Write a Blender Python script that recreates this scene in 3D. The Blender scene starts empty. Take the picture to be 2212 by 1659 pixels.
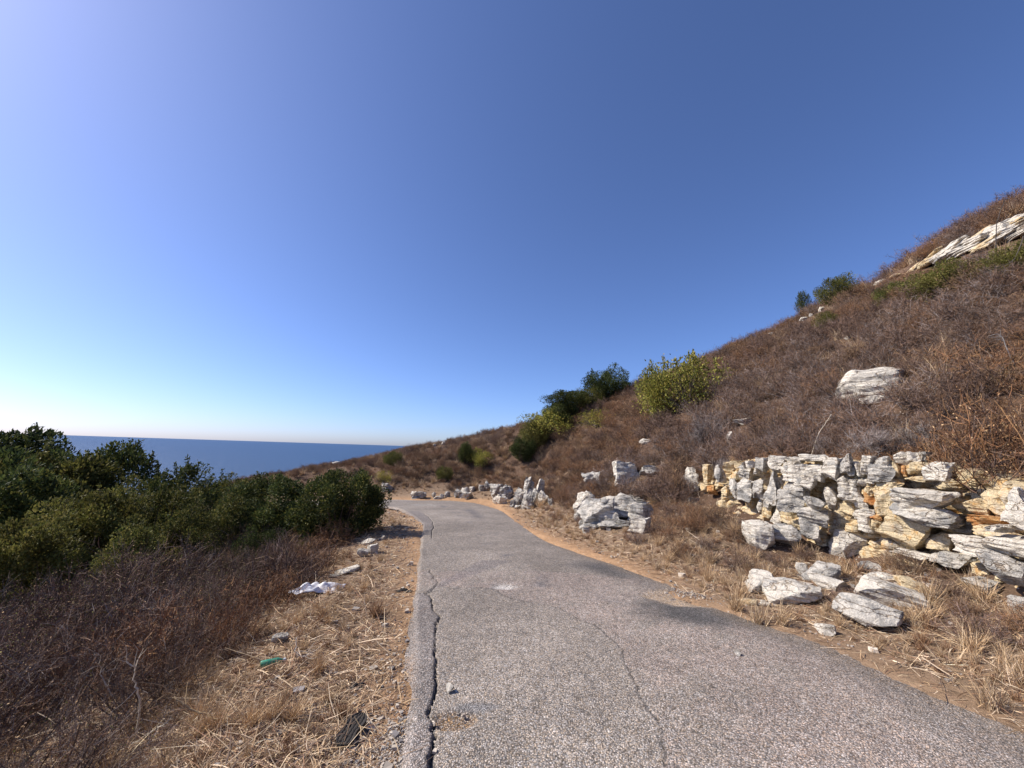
import bpy, math, random
import numpy as np
from mathutils import Vector, Matrix, Euler

scene = bpy.context.scene
col = scene.collection
rng = np.random.default_rng(7)
random.seed(7)

# ------------------------------------------------------------------ camera
F, CX, CY = 830.0, 1106.0, 829.5          # photograph measured at 2212 x 1659
PITCH, ROLL = math.radians(9.6), math.radians(1.86)
EYE = np.array([0.0, 0.0, 1.6])
cam_d = bpy.data.cameras.new('camera')
cam_d.sensor_width = 36.0
cam_d.lens = 36.0 * F / 2212.0
cam_d.clip_start, cam_d.clip_end = 0.05, 90000.0
cam = bpy.data.objects.new('camera', cam_d)
col.objects.link(cam)
cam.matrix_world = (Matrix.Translation(EYE) @ Matrix.Rotation(math.pi / 2 + PITCH, 4, 'X')
                    @ Matrix.Rotation(ROLL, 4, 'Z'))
scene.camera = cam

# ------------------------------------------------------------------ light
SUN_AZ, SUN_EL = math.radians(-86.0), math.radians(41.0)   # azimuth from +Y, negative = left
sdir = Vector((math.sin(SUN_AZ) * math.cos(SUN_EL), math.cos(SUN_AZ) * math.cos(SUN_EL), math.sin(SUN_EL)))
world = bpy.data.worlds.new('World')
scene.world = world
world.use_nodes = True
wn = world.node_tree
sky = wn.nodes.new('ShaderNodeTexSky')
sky.sky_type = 'NISHITA'
sky.sun_disc = False
sky.sun_elevation = SUN_EL
sky.sun_rotation = SUN_AZ
sky.altitude = 2500
sky.air_density, sky.dust_density, sky.ozone_density = 1.0, 6.5, 8.0
bg = wn.nodes['Background']
tintn = wn.nodes.new('ShaderNodeMix')            # white balance of the whole sky, the same everywhere
tintn.data_type, tintn.blend_type = 'RGBA', 'MULTIPLY'
tintn.inputs['Factor'].default_value = 1.0
tintn.inputs[7].default_value = (1.03, .95, 1.03, 1)
wn.links.new(sky.outputs[0], tintn.inputs[6])
wn.links.new(tintn.outputs[2], bg.inputs[0])
bg.inputs[1].default_value = 0.14
sl = bpy.data.lights.new('sun', 'SUN')
sl.energy, sl.angle, sl.color = 5.0, math.radians(0.53), (1.0, 0.93, 0.83)
sun = bpy.data.objects.new('sun', sl)
sun.rotation_euler = sdir.to_track_quat('Z', 'Y').to_euler()
sun.location = (-20, 0, 30)
col.objects.link(sun)
scene.view_settings.view_transform = 'Standard'
scene.view_settings.look = 'None'
scene.view_settings.exposure = 0.38
scene.view_settings.gamma = 1.0
scene.render.engine = 'CYCLES'


# ------------------------------------------------------------------ helpers
def ray(px, py):
    a, b = (np.asarray(px, float) - CX) / F, -(np.asarray(py, float) - CY) / F
    x = a * math.cos(ROLL) - b * math.sin(ROLL)
    y = a * math.sin(ROLL) + b * math.cos(ROLL)
    return np.stack([x, math.cos(PITCH) - y * math.sin(PITCH), y * math.cos(PITCH) + math.sin(PITCH)], -1)


def project(P):
    P = np.asarray(P, float) - EYE
    x, fy, uz = P[..., 0], P[..., 1], P[..., 2]
    z = fy * math.cos(PITCH) + uz * math.sin(PITCH)
    y = -fy * math.sin(PITCH) + uz * math.cos(PITCH)
    a0, b0 = x / z, y / z
    a = a0 * math.cos(ROLL) + b0 * math.sin(ROLL)
    b = -a0 * math.sin(ROLL) + b0 * math.cos(ROLL)
    return CX + a * F, CY - b * F, z


def unit(v):
    return v / np.maximum(np.linalg.norm(v, axis=-1, keepdims=True), 1e-9)


def smooth(a, b, x):
    t = np.clip((x - a) / (b - a), 0, 1)
    return t * t * (3 - 2 * t)


class Geo:
    """collects vertices, colours and faces; build() links ONE mesh object"""
    def __init__(self):
        self.V, self.C, self.Fs, self.n = [], [], [], 0

    def add(self, V, Fc, C=None):
        V = np.asarray(V, float).reshape(-1, 3)
        if C is None:
            C = np.ones((len(V), 3)) * .5
        C = np.broadcast_to(np.asarray(C, float), (len(V), 3))
        self.V.append(V)
        self.C.append(C)
        self.Fs.append(np.asarray(Fc, np.int64) + self.n)
        self.n += len(V)

    def mesh(self, name, mat, smooth_shade=False):
        V, C = np.concatenate(self.V), np.concatenate(self.C)
        me = bpy.data.meshes.new(name)
        me.vertices.add(len(V))
        me.vertices.foreach_set('co', V.astype(np.float32).ravel())
        idx = np.concatenate([f.ravel() for f in self.Fs])
        cnt = np.concatenate([np.full(len(f), f.shape[1]) for f in self.Fs])
        start = np.concatenate([[0], np.cumsum(cnt)[:-1]])
        me.loops.add(len(idx))
        me.loops.foreach_set('vertex_index', idx.astype(np.int32))
        me.polygons.add(len(cnt))
        me.polygons.foreach_set('loop_start', start.astype(np.int32))
        at = me.color_attributes.new('col', 'FLOAT_COLOR', 'POINT')
        at.data.foreach_set('color', np.concatenate([C, np.ones((len(C), 1))], 1).astype(np.float32).ravel())
        me.update(calc_edges=True)
        me.validate()
        me.polygons.foreach_set('use_smooth', np.full(len(cnt), smooth_shade))
        me.materials.append(mat)
        return me

    def build(self, name, mat, parent=None, smooth_shade=False):
        return link(name, self.mesh(name, mat, smooth_shade), parent)

    # many polylines (n, k, 3) with radii (n, k) as tubes
    def tubes(self, P, R, C, sides=3):
        P, R = np.asarray(P, float), np.asarray(R, float)
        n, k, _ = P.shape
        T = unit(np.gradient(P, axis=1))
        ref = np.where(np.abs(T[..., 2:3]) > .9, np.array([1., 0, 0]), np.array([0, 0, 1.]))
        A = unit(np.cross(T, ref))
        B = np.cross(T, A)
        th = np.arange(sides) * 2 * np.pi / sides
        V = (P[:, :, None] + R[:, :, None, None] * (A[:, :, None] * np.cos(th)[None, None, :, None]
                                                   + B[:, :, None] * np.sin(th)[None, None, :, None]))
        base = np.arange(n * k * sides).reshape(n, k, sides)
        q = np.stack([base[:, :-1], np.roll(base[:, :-1], -1, 2), np.roll(base[:, 1:], -1, 2), base[:, 1:]], -1)
        C = np.asarray(C, float)
        if C.ndim == 2:
            C = np.broadcast_to(C[:, None, None], V.shape).reshape(-1, 3)
        self.add(V, q.reshape(-1, 4), C)

    # flat tapered strips between points
    def strips(self, P, W, C, g):
        P, W = np.asarray(P, float), np.asarray(W, float)
        n, k, _ = P.shape
        T = unit(P[:, -1] - P[:, 0])
        S = unit(np.cross(T, g.normal(size=(n, 3))))
        V = np.stack([P - S[:, None] * W[..., None] / 2, P + S[:, None] * W[..., None] / 2], 2)
        base = np.arange(n * k * 2).reshape(n, k, 2)
        q = np.stack([base[:, :-1, 0], base[:, :-1, 1], base[:, 1:, 1], base[:, 1:, 0]], -1)
        C = np.asarray(C, float)
        if C.ndim == 2:
            C = np.broadcast_to(C[:, None, None], V.shape).reshape(-1, 3)
        self.add(V, q.reshape(-1, 4), C)

    # pointed leaves
    def leaves(self, P, D, L, W, C, g):
        D = unit(D)
        S = unit(np.cross(D, g.normal(size=D.shape)))
        N = np.cross(D, S)
        L, W = L[:, None], W[:, None]
        V = np.stack([P, P + D * L * .45 + S * W * .5 + N * L * .06, P + D * L, P + D * L * .45 - S * W * .5 + N * L * .06], 1)
        q = np.arange(len(P) * 4).reshape(-1, 4)
        self.add(V, q, np.repeat(C, 4, 0))


def link(name, me, parent=None):
    o = bpy.data.objects.new(name, me)
    col.objects.link(o)
    if parent:
        o.parent = parent
    return o


def tag(o, label=None, cat=None, group=None, kind=None):
    if label:
        o['label'] = label
    if cat:
        o['category'] = cat
    if group:
        o['group'] = group
    if kind:
        o['kind'] = kind
    return o


def empty(name, loc=(0, 0, 0)):
    o = bpy.data.objects.new(name, None)
    o.empty_display_size = .1
    o.location = loc
    col.objects.link(o)
    return o


def copy_tree(o, parent=None):
    c = o.copy()
    col.objects.link(c)
    c.parent = parent
    for ch in list(o.children):
        copy_tree(ch, c)
    return c


# smooth pseudo noise of world position: sums of sines in random directions
class Waves:
    def __init__(self, seed, freqs, per=6):
        g = np.random.default_rng(seed)
        self.k, self.a, self.p = [], [], []
        for f, amp in freqs:
            for _ in range(per):
                d = g.normal(size=3)
                d /= np.linalg.norm(d)
                self.k.append(d * f * g.uniform(.7, 1.4))
                self.a.append(amp / math.sqrt(per))
                self.p.append(g.uniform(0, 6.28))
        self.k, self.a, self.p = np.array(self.k), np.array(self.a), np.array(self.p)

    def __call__(self, P):
        P = np.asarray(P, float)
        return (np.sin(P @ self.k.T + self.p) * self.a).sum(-1)


# ------------------------------------------------------------------ materials
def new_mat(name):
    m = bpy.data.materials.new(name)
    m.use_nodes = True
    nt = m.node_tree
    return m, nt, nt.nodes['Principled BSDF']


def N(nt, t, **kw):
    n = nt.nodes.new(t)
    for k, v in kw.items():
        if hasattr(n, k):
            setattr(n, k, v)
        else:
            n.inputs[k.replace('_', ' ')].default_value = v
    return n


def mixc(nt, fac, a, b, mode='MIX'):
    n = nt.nodes.new('ShaderNodeMix')
    n.data_type = 'RGBA'
    n.blend_type = mode
    for sock, v in ((n.inputs['Factor'], fac), (n.inputs[6], a), (n.inputs[7], b)):
        if hasattr(v, 'is_output'):
            nt.links.new(v, sock)
        elif isinstance(v, (int, float)):
            sock.default_value = v
        else:
            sock.default_value = (*v, 1) if len(v) == 3 else v
    return n.outputs[2]


def ramp(nt, src, stops):
    r = nt.nodes.new('ShaderNodeValToRGB')
    e = r.color_ramp.elements
    while len(e) < len(stops):
        e.new(.5)
    for i, (p, c) in enumerate(stops):
        e[i].position = p
        e[i].color = (c, c, c, 1) if isinstance(c, (int, float)) else (*c, 1)
    nt.links.new(src, r.inputs[0])
    return r.outputs[0]


def pos(nt):
    return nt.nodes.new('ShaderNodeNewGeometry').outputs['Position']


def noise(nt, vec, scale, detail=4, rough=.6, dist=0):
    n = N(nt, 'ShaderNodeTexNoise')
    n.inputs['Scale'].default_value = scale
    n.inputs['Detail'].default_value = detail
    n.inputs['Roughness'].default_value = rough
    n.inputs['Distortion'].default_value = dist
    nt.links.new(vec, n.inputs['Vector'])
    return n.outputs['Fac']


def bump(nt, bsdf, h, strength, dist):
    b = nt.nodes.new('ShaderNodeBump')
    b.inputs['Strength'].default_value = strength
    b.inputs['Distance'].default_value = dist
    nt.links.new(h, b.inputs['Height'])
    nt.links.new(b.outputs[0], bsdf.inputs['Normal'])


def veg_mat(name, rough=.7, spec=.2, vary=.25, trans=0.0):
    m, nt, b = new_mat(name)
    a = N(nt, 'ShaderNodeAttribute', attribute_name='col')
    oi = nt.nodes.new('ShaderNodeObjectInfo')
    v = ramp(nt, oi.outputs['Random'], [(0, 1 - vary), (1, 1 + vary)])
    c = mixc(nt, 1.0, a.outputs['Color'], v, 'MULTIPLY')
    nt.links.new(c, b.inputs['Base Color'])
    b.inputs['Roughness'].default_value = rough
    b.inputs['Specular IOR Level'].default_value = spec
    if trans:
        tr = nt.nodes.new('ShaderNodeBsdfTranslucent')
        nt.links.new(c, tr.inputs['Color'])
        mx = nt.nodes.new('ShaderNodeMixShader')
        mx.inputs[0].default_value = trans
        nt.links.new(b.outputs[0], mx.inputs[1])
        nt.links.new(tr.outputs[0], mx.inputs[2])
        nt.links.new(mx.outputs[0], nt.nodes['Material Output'].inputs['Surface'])
    return m


M = {}
M['leaf'] = veg_mat('leaf', .6, .15, .15, .28)
M['twig'] = veg_mat('dry_twig', .85, .1, .22)
M['straw'] = veg_mat('straw', .7, .2, .15, .12)
M['bark'] = veg_mat('bark', .9, .1, .1)


def rock_mat(name, pale, grey, stain, grey_amt, stain_amt):
    m, nt, b = new_mat(name)
    p = pos(nt)
    big = noise(nt, p, 4.2, 6, .65, .6)
    mid = noise(nt, p, 9, 6, .7, .5)
    fine = noise(nt, p, 60, 5, .7)
    c = mixc(nt, ramp(nt, big, [(.62 - grey_amt * .4, 0), (.74 - grey_amt * .4, 1)]), pale, grey)
    c = mixc(nt, ramp(nt, mid, [(.68 - stain_amt * .45, 0), (.85 - stain_amt * .45, 1)]), c, stain)
    c = mixc(nt, ramp(nt, fine, [(.3, .62), (.7, 1.15)]), c, c, 'MIX')
    d = ramp(nt, fine, [(.28, .6), (.62, 1.1)])
    c = mixc(nt, 1.0, c, d, 'MULTIPLY')
    # dark lichen specks and weathering pits
    pit = noise(nt, p, 28, 3, .8, 1.0)
    c = mixc(nt, ramp(nt, pit, [(.62, 0), (.74, .5)]), c, (.13, .125, .12))
    # dark rain streaks and solution grooves, stretched downwards
    ms = N(nt, 'ShaderNodeMapping')
    ms.inputs['Scale'].default_value = (7, 7, 1.6)
    nt.links.new(p, ms.inputs['Vector'])
    streak = noise(nt, ms.outputs[0], 1.0, 6, .7, .8)
    c = mixc(nt, ramp(nt, streak, [(.52, 0), (.68, .62)]), c, mixc(nt, 1.0, c, (.42, .40, .38), 'MULTIPLY'))
    # bedding cracks: stretched along the beds
    mp = N(nt, 'ShaderNodeMapping')
    mp.inputs['Scale'].default_value = (1.2, 1.2, 6.5)
    nt.links.new(p, mp.inputs['Vector'])
    vo = N(nt, 'ShaderNodeTexVoronoi', feature='DISTANCE_TO_EDGE')
    vo.inputs['Scale'].default_value = 2.2
    wob = mixc(nt, .22, mp.outputs[0], nt.nodes.new('ShaderNodeTexNoise').outputs['Color'])
    nt.links.new(wob, vo.inputs['Vector'])
    crack = ramp(nt, vo.outputs['Distance'], [(0, 0), (.035, 1)])
    c = mixc(nt, crack, mixc(nt, 1.0, c, (.5, .42, .35), 'MULTIPLY'), c)
    nt.links.new(c, b.inputs['Base Color'])
    b.inputs['Roughness'].default_value = .9
    b.inputs['Specular IOR Level'].default_value = .15
    s = nt.nodes.new('ShaderNodeMath')
    s.operation = 'MULTIPLY_ADD'
    nt.links.new(mid, s.inputs[0])
    s.inputs[1].default_value = 2.0
    nt.links.new(fine, s.inputs[2])
    s2 = nt.nodes.new('ShaderNodeMath')
    s2.operation = 'MULTIPLY_ADD'
    nt.links.new(crack, s2.inputs[0])
    s2.inputs[1].default_value = .8
    nt.links.new(s.outputs[0], s2.inputs[2])
    bump(nt, b, s2.outputs[0], .75, .035)
    return m


M['rock_white'] = rock_mat('limestone_white', (.72, .655, .55), (.40, .38, .345), (.58, .40, .20), .25, .16)
M['rock_grey'] = rock_mat('limestone_grey', (.62, .57, .49), (.31, .295, .27), (.52, .36, .18), .42, .12)
M['rock_ochre'] = rock_mat('limestone_ochre', (.72, .585, .37), (.60, .52, .40), (.64, .36, .12), .25, .40)
M['rock_orange'] = rock_mat('limestone_orange', (.62, .38, .17), (.45, .36, .27), (.50, .21, .07), .2, .6)


def plain(name, c, rough=.6, spec=.3, trans=0):
    m, nt, b = new_mat(name)
    n = noise(nt, pos(nt), 40, 4)
    cc = mixc(nt, ramp(nt, n, [(.3, .0), (.7, 1)]), tuple(v * .75 for v in c), c)
    nt.links.new(cc, b.inputs['Base Color'])
    b.inputs['Roughness'].default_value = rough
    b.inputs['Specular IOR Level'].default_value = spec
    if trans:
        b.inputs['Transmission Weight'].default_value = trans
    return m


# ------------------------------------------------------------------ road layout
def zr(y):                                     # road profile: falls away ever more steeply
    return -(.040 * y + .0010 * y * y)


def on_road(px, py):                           # pixel -> point on the road surface (solve the quadratic)
    d = ray(px, py)
    A, B, Cc = .0010 * d[1] ** 2, d[2] + .040 * d[1], 1.6
    if abs(A) < 1e-12:
        s = -Cc / B
    else:
        disc = max(B * B - 4 * A * Cc, 0)
        s = (-B - math.sqrt(disc)) / (2 * A)
    return EYE + d * s


LP = [(840, 1659), (870, 1480), (885, 1300), (893, 1240), (903, 1180), (910, 1140), (906, 1128)]
RP = [(2212, 1573), (1817, 1402), (1500, 1290), (1426, 1248), (1272, 1198), (1174, 1163), (1115, 1125)]
Lp = [on_road(*q)[:2] for q in LP]
Rp = [on_road(*q)[:2] for q in RP]
Ledge = [(0.6, -14), (0.05, -6), (-.25, 0)] + [tuple(p) for p in Lp] + [(-3.6, 14.3), (-4.9, 16.6), (-7.2, 18.4), (-11, 19.6), (-18, 20), (-32, 17)]
Redge = [(5.4, -14), (4.5, -6), (3.85, 0)] + [tuple(p) for p in Rp] + [tuple(on_road(1074, 1100)[:2]), tuple(on_road(1006, 1083)[:2]), tuple(on_road(923, 1081)[:2]), (-10.5, 23.4), (-18, 24), (-33, 21)]
Ledge, Redge = np.array(Ledge), np.array(Redge)
Zst = [zr(-8), zr(-6), 0.0] + [zr((a[1] + b[1]) / 2) for a, b in zip(Lp, Rp)]
zl = Zst + [zr(15.5), zr(18.2), zr(20.5), zr(21.5) - .35, zr(21.5) - 1.3, zr(21.5) - 4]
zrr = Zst[:3] + [zr(p[1]) for p in Rp] + [zr(Redge[10][1]), zr(Redge[11][1]), zr(Redge[12][1]), zr(22) - .3, zr(22) - 1.2, zr(22) - 4]
zl = Zst[:3] + [zr(p[1]) for p in Lp] + [zr(14.3), zr(16.6), zr(18.4) - .1, zr(20) - .6, zr(21) - 1.5, zr(21) - 4.2]
L3 = np.column_stack([Ledge, zl])
R3 = np.column_stack([Redge, zrr])


def catmull(P, n):
    P = np.vstack([2 * P[0] - P[1], P, 2 * P[-1] - P[-2]])
    out = []
    for i in range(1, len(P) - 2):
        t = np.linspace(0, 1, n, endpoint=False)[:, None]
        p0, p1, p2, p3 = P[i - 1], P[i], P[i + 1], P[i + 2]
        out.append(.5 * (2 * p1 + (p2 - p0) * t + (2 * p0 - 5 * p1 + 4 * p2 - p3) * t ** 2 + (3 * p1 - p0 - 3 * p2 + p3) * t ** 3))
    return np.vstack(out + [P[-2:-1]])


NS = 60
L3, R3 = catmull(L3, NS), catmull(R3, NS)
CEN = (L3 + R3) / 2
HALF = np.linalg.norm(L3[:, :2] - R3[:, :2], axis=1) / 2
CENs = CEN[::6]
HALFs = HALF[::6]


def road_near(P):
    """distance outside the pavement edge, nearest road height, side (+ right)"""
    P = np.asarray(P, float)[:, :2]
    dd = np.empty(len(P)); zz = np.empty(len(P)); sd = np.empty(len(P))
    for i in range(0, len(P), 20000):
        q = P[i:i + 20000]
        A, B = CENs[:-1], CENs[1:]
        ab = (B - A)[:, :2]
        t = ((q[:, None] - A[None, :, :2]) * ab).sum(-1) / (ab ** 2).sum(-1)
        t = np.clip(t, 0, 1)
        c = A[None, :, :2] + t[..., None] * ab
        d2 = ((q[:, None] - c) ** 2).sum(-1)
        j = d2.argmin(1)
        r = np.arange(len(q))
        tj = t[r, j]
        h = HALFs[j] * (1 - tj) + HALFs[j + 1] * tj
        dd[i:i + 20000] = np.sqrt(d2[r, j]) - h
        zz[i:i + 20000] = CENs[j, 2] * (1 - tj) + CENs[j + 1, 2] * tj
        cr = ab[j, 0] * (q[:, 1] - c[r, j, 1]) - ab[j, 1] * (q[:, 0] - c[r, j, 0])
        sd[i:i + 20000] = np.where(cr < 0, 1, -1)
    return dd, zz, sd


# ------------------------------------------------------------------ terrain
WALL = np.array([(5.9, -9.0, .25), (5.5, -3.0, .25), (5.25, 1.0, .22), (5.15, 2.6, .18), (5.15, 4.1, .16), (5.7, 5.4, .22), (5.25, 6.7, .20), (4.95, 8.5, .25), (4.75, 10.4, .30)])
WALLd = catmull(WALL, 8)
ctrl = []


def cp(x, y, z):
    ctrl.append((float(x), float(y), float(z)))


for i in range(0, len(L3), 20):
    l, r = L3[i], R3[i]
    cp(*l); cp(*r)
    t = unit(CEN[min(i + 1, len(CEN) - 1)] - CEN[max(i - 1, 0)])
    n = np.array([t[1], -t[0], 0])         # to the right
    frac = i / NS
    # left side
    offs = [(.7, .01), (1.4, -.10), (2.6, -.55), (5, -1.5), (9, -3.0), (18, -6.5)] if frac < 9.5 else [(.7, .03), (1.6, -.15)]
    if frac < 12.5:
        for d, dz in offs:
            q = l - n * d
            cp(q[0], q[1], l[2] + dz)
    # right side bank
    if 9 <= frac <= 14:
        for d, dz in [(.6, .05), (1.4, .25), (2.4, .7), (4.0, 1.4)]:
            q = r + n * d
            cp(q[0], q[1], r[2] + dz)
    elif frac < 9:
        for d, dz in [(.6, .05), (1.4, .2)]:
            q = r + n * d
            cp(q[0], q[1], r[2] + dz)
for x, y, z in WALLd[::2]:
    tz = max(1.15, min(1.5, 1.1 + .12 * (y - 2)))
    cp(x - .1, y, z)
    cp(x + .3, y, z + .1)
    cp(x + 1.0, y + .1, tz)
    cp(x + 1.6, y + .1, tz + .42)
# bank between the wall's far end and the bend
for x, y, z in [(3.4, 10.6, .02), (4.0, 12.4, .35), (2.6, 13.0, -.15), (4.6, 14, .9), (3.0, 16, .35), (1.2, 17.5, -.45), (3.2, 19, .9), (6, 12.5, 1.8), (6, 16, 2.3)]:
    cp(x, y, z)
# the skyline of the right hill: (pixel, distance); shrubs stand on it
SKYL = [(1040, 946, 36), (1100, 938, 34), (1170, 915, 31), (1250, 880, 29), (1380, 840, 27), (1500, 793, 26), (1640, 735, 26), (1750, 690, 26), (1850, 634, 26), (2000, 568, 26), (2100, 515, 26), (2212, 440, 26), (2400, 350, 27)]
for px, py, dist in SKYL:
    d = ray(px, py)
    q = EYE + d * dist / math.hypot(d[0], d[1])
    cp(*q)
    h = math.hypot(q[0], q[1])
    e = q / h
    cp(q[0] + e[0] * 6, q[1] + e[1] * 6, q[2] + .3)
    cp(q[0] + e[0] * 16, q[1] + e[1] * 16, q[2] - 3)
    cp(q[0] + e[0] * 60, q[1] + e[1] * 60, q[2] - 25)
for az, z in ((65, 15), (85, 16), (105, 15), (130, 12), (150, 9)):
    a = math.radians(az)
    for dist, dz in ((27, 0), (33, 1.), (60, -2), (120, -20)):
        cp(math.sin(a) * dist, math.cos(a) * dist, z + dz)
# the far spur that runs down to the sea
for px, py, dist in [(960, 962, 40), (900, 973, 43), (820, 990, 47), (740, 1003, 50), (660, 1018, 53), (600, 1030, 56), (540, 1042, 60), (440, 1060, 66)]:
    d = ray(px, py)
    q = EYE + d * dist / math.hypot(d[0], d[1])
    cp(*q)
    h = math.hypot(q[0], q[1])
    e = q / h
    cp(q[0] + e[0] * 12, q[1] + e[1] * 12, q[2] - 3)
    cp(q[0] + e[0] * 45, q[1] + e[1] * 45, q[2] - 20)
for x, y, z in [(-40, 0, -14), (-60, 30, -22), (-40, -30, -14), (-90, 60, -34), (-20, -30, -5), (0, -40, 1.5), (5, -60, 2), (-60, -60, -20),
                (-14, 12, -5), (-22, 14, -7), (-30, 8, -10), (-14, 5, -4.6), (-20, 35, -3.2), (-28, 34, -5)]:
    cp(x, y, z)
for a in np.arange(0, 360, 15):
    ar = math.radians(a)
    cp(math.sin(ar) * 300, math.cos(ar) * 300, -62)
    cp(math.sin(ar) * 460, math.cos(ar) * 460, -75)
ctrl = np.array(ctrl)
_, keep = np.unique(np.round(ctrl[:, :2] / .12), axis=0, return_index=True)
ctrl = ctrl[np.sort(keep)]


def _phi(A, B):
    return np.sqrt(((A[:, None] - B[None]) ** 2).sum(-1) + .04)


n_c = len(ctrl)
K = np.zeros((n_c + 3, n_c + 3))
K[:n_c, :n_c] = _phi(ctrl[:, :2], ctrl[:, :2]) - np.eye(n_c) * .02
K[:n_c, n_c:] = np.column_stack([np.ones(n_c), ctrl[:, :2]])
K[n_c:, :n_c] = K[:n_c, n_c:].T
Wt = np.linalg.solve(K, np.concatenate([ctrl[:, 2], np.zeros(3)]))
gw = Waves(3, [(1.1, .10), (2.7, .05), (6.5, .022)], 7)


def ground(P):
    P = np.atleast_2d(np.asarray(P, float))[:, :2]
    out = np.empty(len(P))
    for i in range(0, len(P), 15000):
        q = P[i:i + 15000]
        out[i:i + 15000] = _phi(q, ctrl[:, :2]) @ Wt[:n_c] + Wt[n_c] + q @ Wt[n_c + 1:]
    d, z, s = road_near(P)
    nz = gw(np.column_stack([P, np.zeros(len(P))]))
    t = smooth(0.0, 1.3, d)
    out = out + nz * smooth(.2, 3.0, d) * np.clip(1 + d * .03, 1, 2)
    edge = z - .012 + .012 * np.sin(P[:, 1] * 5 + P[:, 0] * 3)
    z2 = edge * (1 - t) + out * t
    return np.where(d < 0, edge - .11 * smooth(.16, .42, -d), z2)


def hit(px, py, smax=110):
    """first point where the line of sight meets the ground"""
    d = ray(px, py)
    s = np.geomspace(1.2, smax, 700)
    P = EYE + d * s[:, None]
    g = P[:, 2] - ground(P)
    j = np.argmax(g < 0)
    if g[j] >= 0:
        return hit(px, py + 4, smax)      # looks over the skyline: take the ground just below it
    j = max(j, 1)
    t = g[j - 1] / (g[j - 1] - g[j] + 1e-9)
    q = P[j - 1] * (1 - t) + P[j] * t
    q[2] = ground(q)[0]
    return q, s[j]


# terrain sheet: finer near the viewer
ang = np.radians(np.concatenate([np.arange(-72, 72, .33), np.arange(72, 288, 3.0)]))
rad = np.concatenate([[.25], np.geomspace(.7, 470, 230)])
AA, RR = np.meshgrid(ang, rad)
PX = np.column_stack([(np.sin(AA) * RR).ravel(), (np.cos(AA) * RR).ravel()])
PZ = ground(PX)
V = np.column_stack([PX, PZ])
na, nr = len(ang), len(rad)
ix = np.arange(na * nr).reshape(nr, na)
q = np.stack([ix[:-1], np.roll(ix[:-1], -1, 1), np.roll(ix[1:], -1, 1), ix[1:]], -1).reshape(-1, 4)
dR, zR, sR = road_near(V)
# colour zones: sandy orange lip at the road, straw verge, brown earth beyond (material of the soil itself)
wz = Waves(9, [(.9, .5), (2.5, .4), (7, .25)], 6)(V)
lip = np.exp(-np.clip(dR, 0, 9) / .32) * np.where(sR > 0, .3 + .7 * smooth(4.5, 8.5, np.hypot(V[:, 0], V[:, 1])), .8)
verge = np.exp(-(np.clip(dR - .5, 0, 99) / np.where(sR > 0, 1.3, 1.9)) ** 2)
earth = np.array([.115, .072, .048]) + np.clip(wz, -1, 1)[:, None] * np.array([.03, .018, .012])
strawc = np.array([.27, .19, .125])
orange = np.array([.42, .255, .14])
C = earth * (1 - verge[:, None]) + strawc * verge[:, None]
C = C * (1 - lip[:, None]) + orange * lip[:, None]
g = Geo()
g.add(V, q, C)


def ground_material():
    m, nt, b = new_mat('earth')
    p = pos(nt)
    a = N(nt, 'ShaderNodeAttribute', attribute_name='col')
    n1 = noise(nt, p, 7, 6, .7)
    n2 = noise(nt, p, 55, 5, .75)
    c = mixc(nt, 1.0, a.outputs['Color'], ramp(nt, n1, [(.25, .6), (.75, 1.3)]), 'MULTIPLY')
    c = mixc(nt, 1.0, c, ramp(nt, n2, [(.3, .65), (.7, 1.3)]), 'MULTIPLY')
    vo = N(nt, 'ShaderNodeTexVoronoi')
    vo.inputs['Scale'].default_value = 38
    nt.links.new(p, vo.inputs['Vector'])
    sep = nt.nodes.new('ShaderNodeSeparateColor')
    nt.links.new(vo.outputs['Color'], sep.inputs[0])
    st = nt.nodes.new('ShaderNodeMath'); st.operation = 'GREATER_THAN'
    nt.links.new(sep.outputs[0], st.inputs[0]); st.inputs[1].default_value = .965
    st2 = nt.nodes.new('ShaderNodeMath'); st2.operation = 'LESS_THAN'
    nt.links.new(vo.outputs['Distance'], st2.inputs[0]); st2.inputs[1].default_value = .42
    st3 = nt.nodes.new('ShaderNodeMath'); st3.operation = 'MULTIPLY'
    nt.links.new(st.outputs[0], st3.inputs[0]); nt.links.new(st2.outputs[0], st3.inputs[1])
    c = mixc(nt, st3.outputs[0], c, (.46, .40, .33))
    nt.links.new(c, b.inputs['Base Color'])
    b.inputs['Roughness'].default_value = .95
    b.inputs['Specular IOR Level'].default_value = .1
    ad = nt.nodes.new('ShaderNodeMath'); ad.operation = 'MULTIPLY_ADD'
    nt.links.new(n2, ad.inputs[0]); ad.inputs[1].default_value = .5
    nt.links.new(n1, ad.inputs[2])
    bump(nt, b, ad.outputs[0], .7, .05)
    return m


M['earth'] = ground_material()
tag(g.build('ground', M['earth'], smooth_shade=True), kind='structure')

# ------------------------------------------------------------------ sea
def sea_material():
    m, nt, b = new_mat('sea_water')
    p = pos(nt)
    mp = N(nt, 'ShaderNodeMapping')
    mp.inputs['Scale'].default_value = (.035, .11, 1)
    mp.inputs['Rotation'].default_value = (0, 0, .35)
    nt.links.new(p, mp.inputs['Vector'])
    n1 = noise(nt, mp.outputs[0], 1.0, 8, .65)
    n2 = noise(nt, p, .0022, 4, .6)
    c = mixc(nt, n2, (.028, .068, .145), (.040, .088, .175))
    nt.links.new(c, b.inputs['Base Color'])
    b.inputs['Roughness'].default_value = .42
    b.inputs['IOR'].default_value = 1.33
    b.inputs['Specular IOR Level'].default_value = .35
    bump(nt, b, n1, 1.0, 6.0)
    return m


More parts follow.
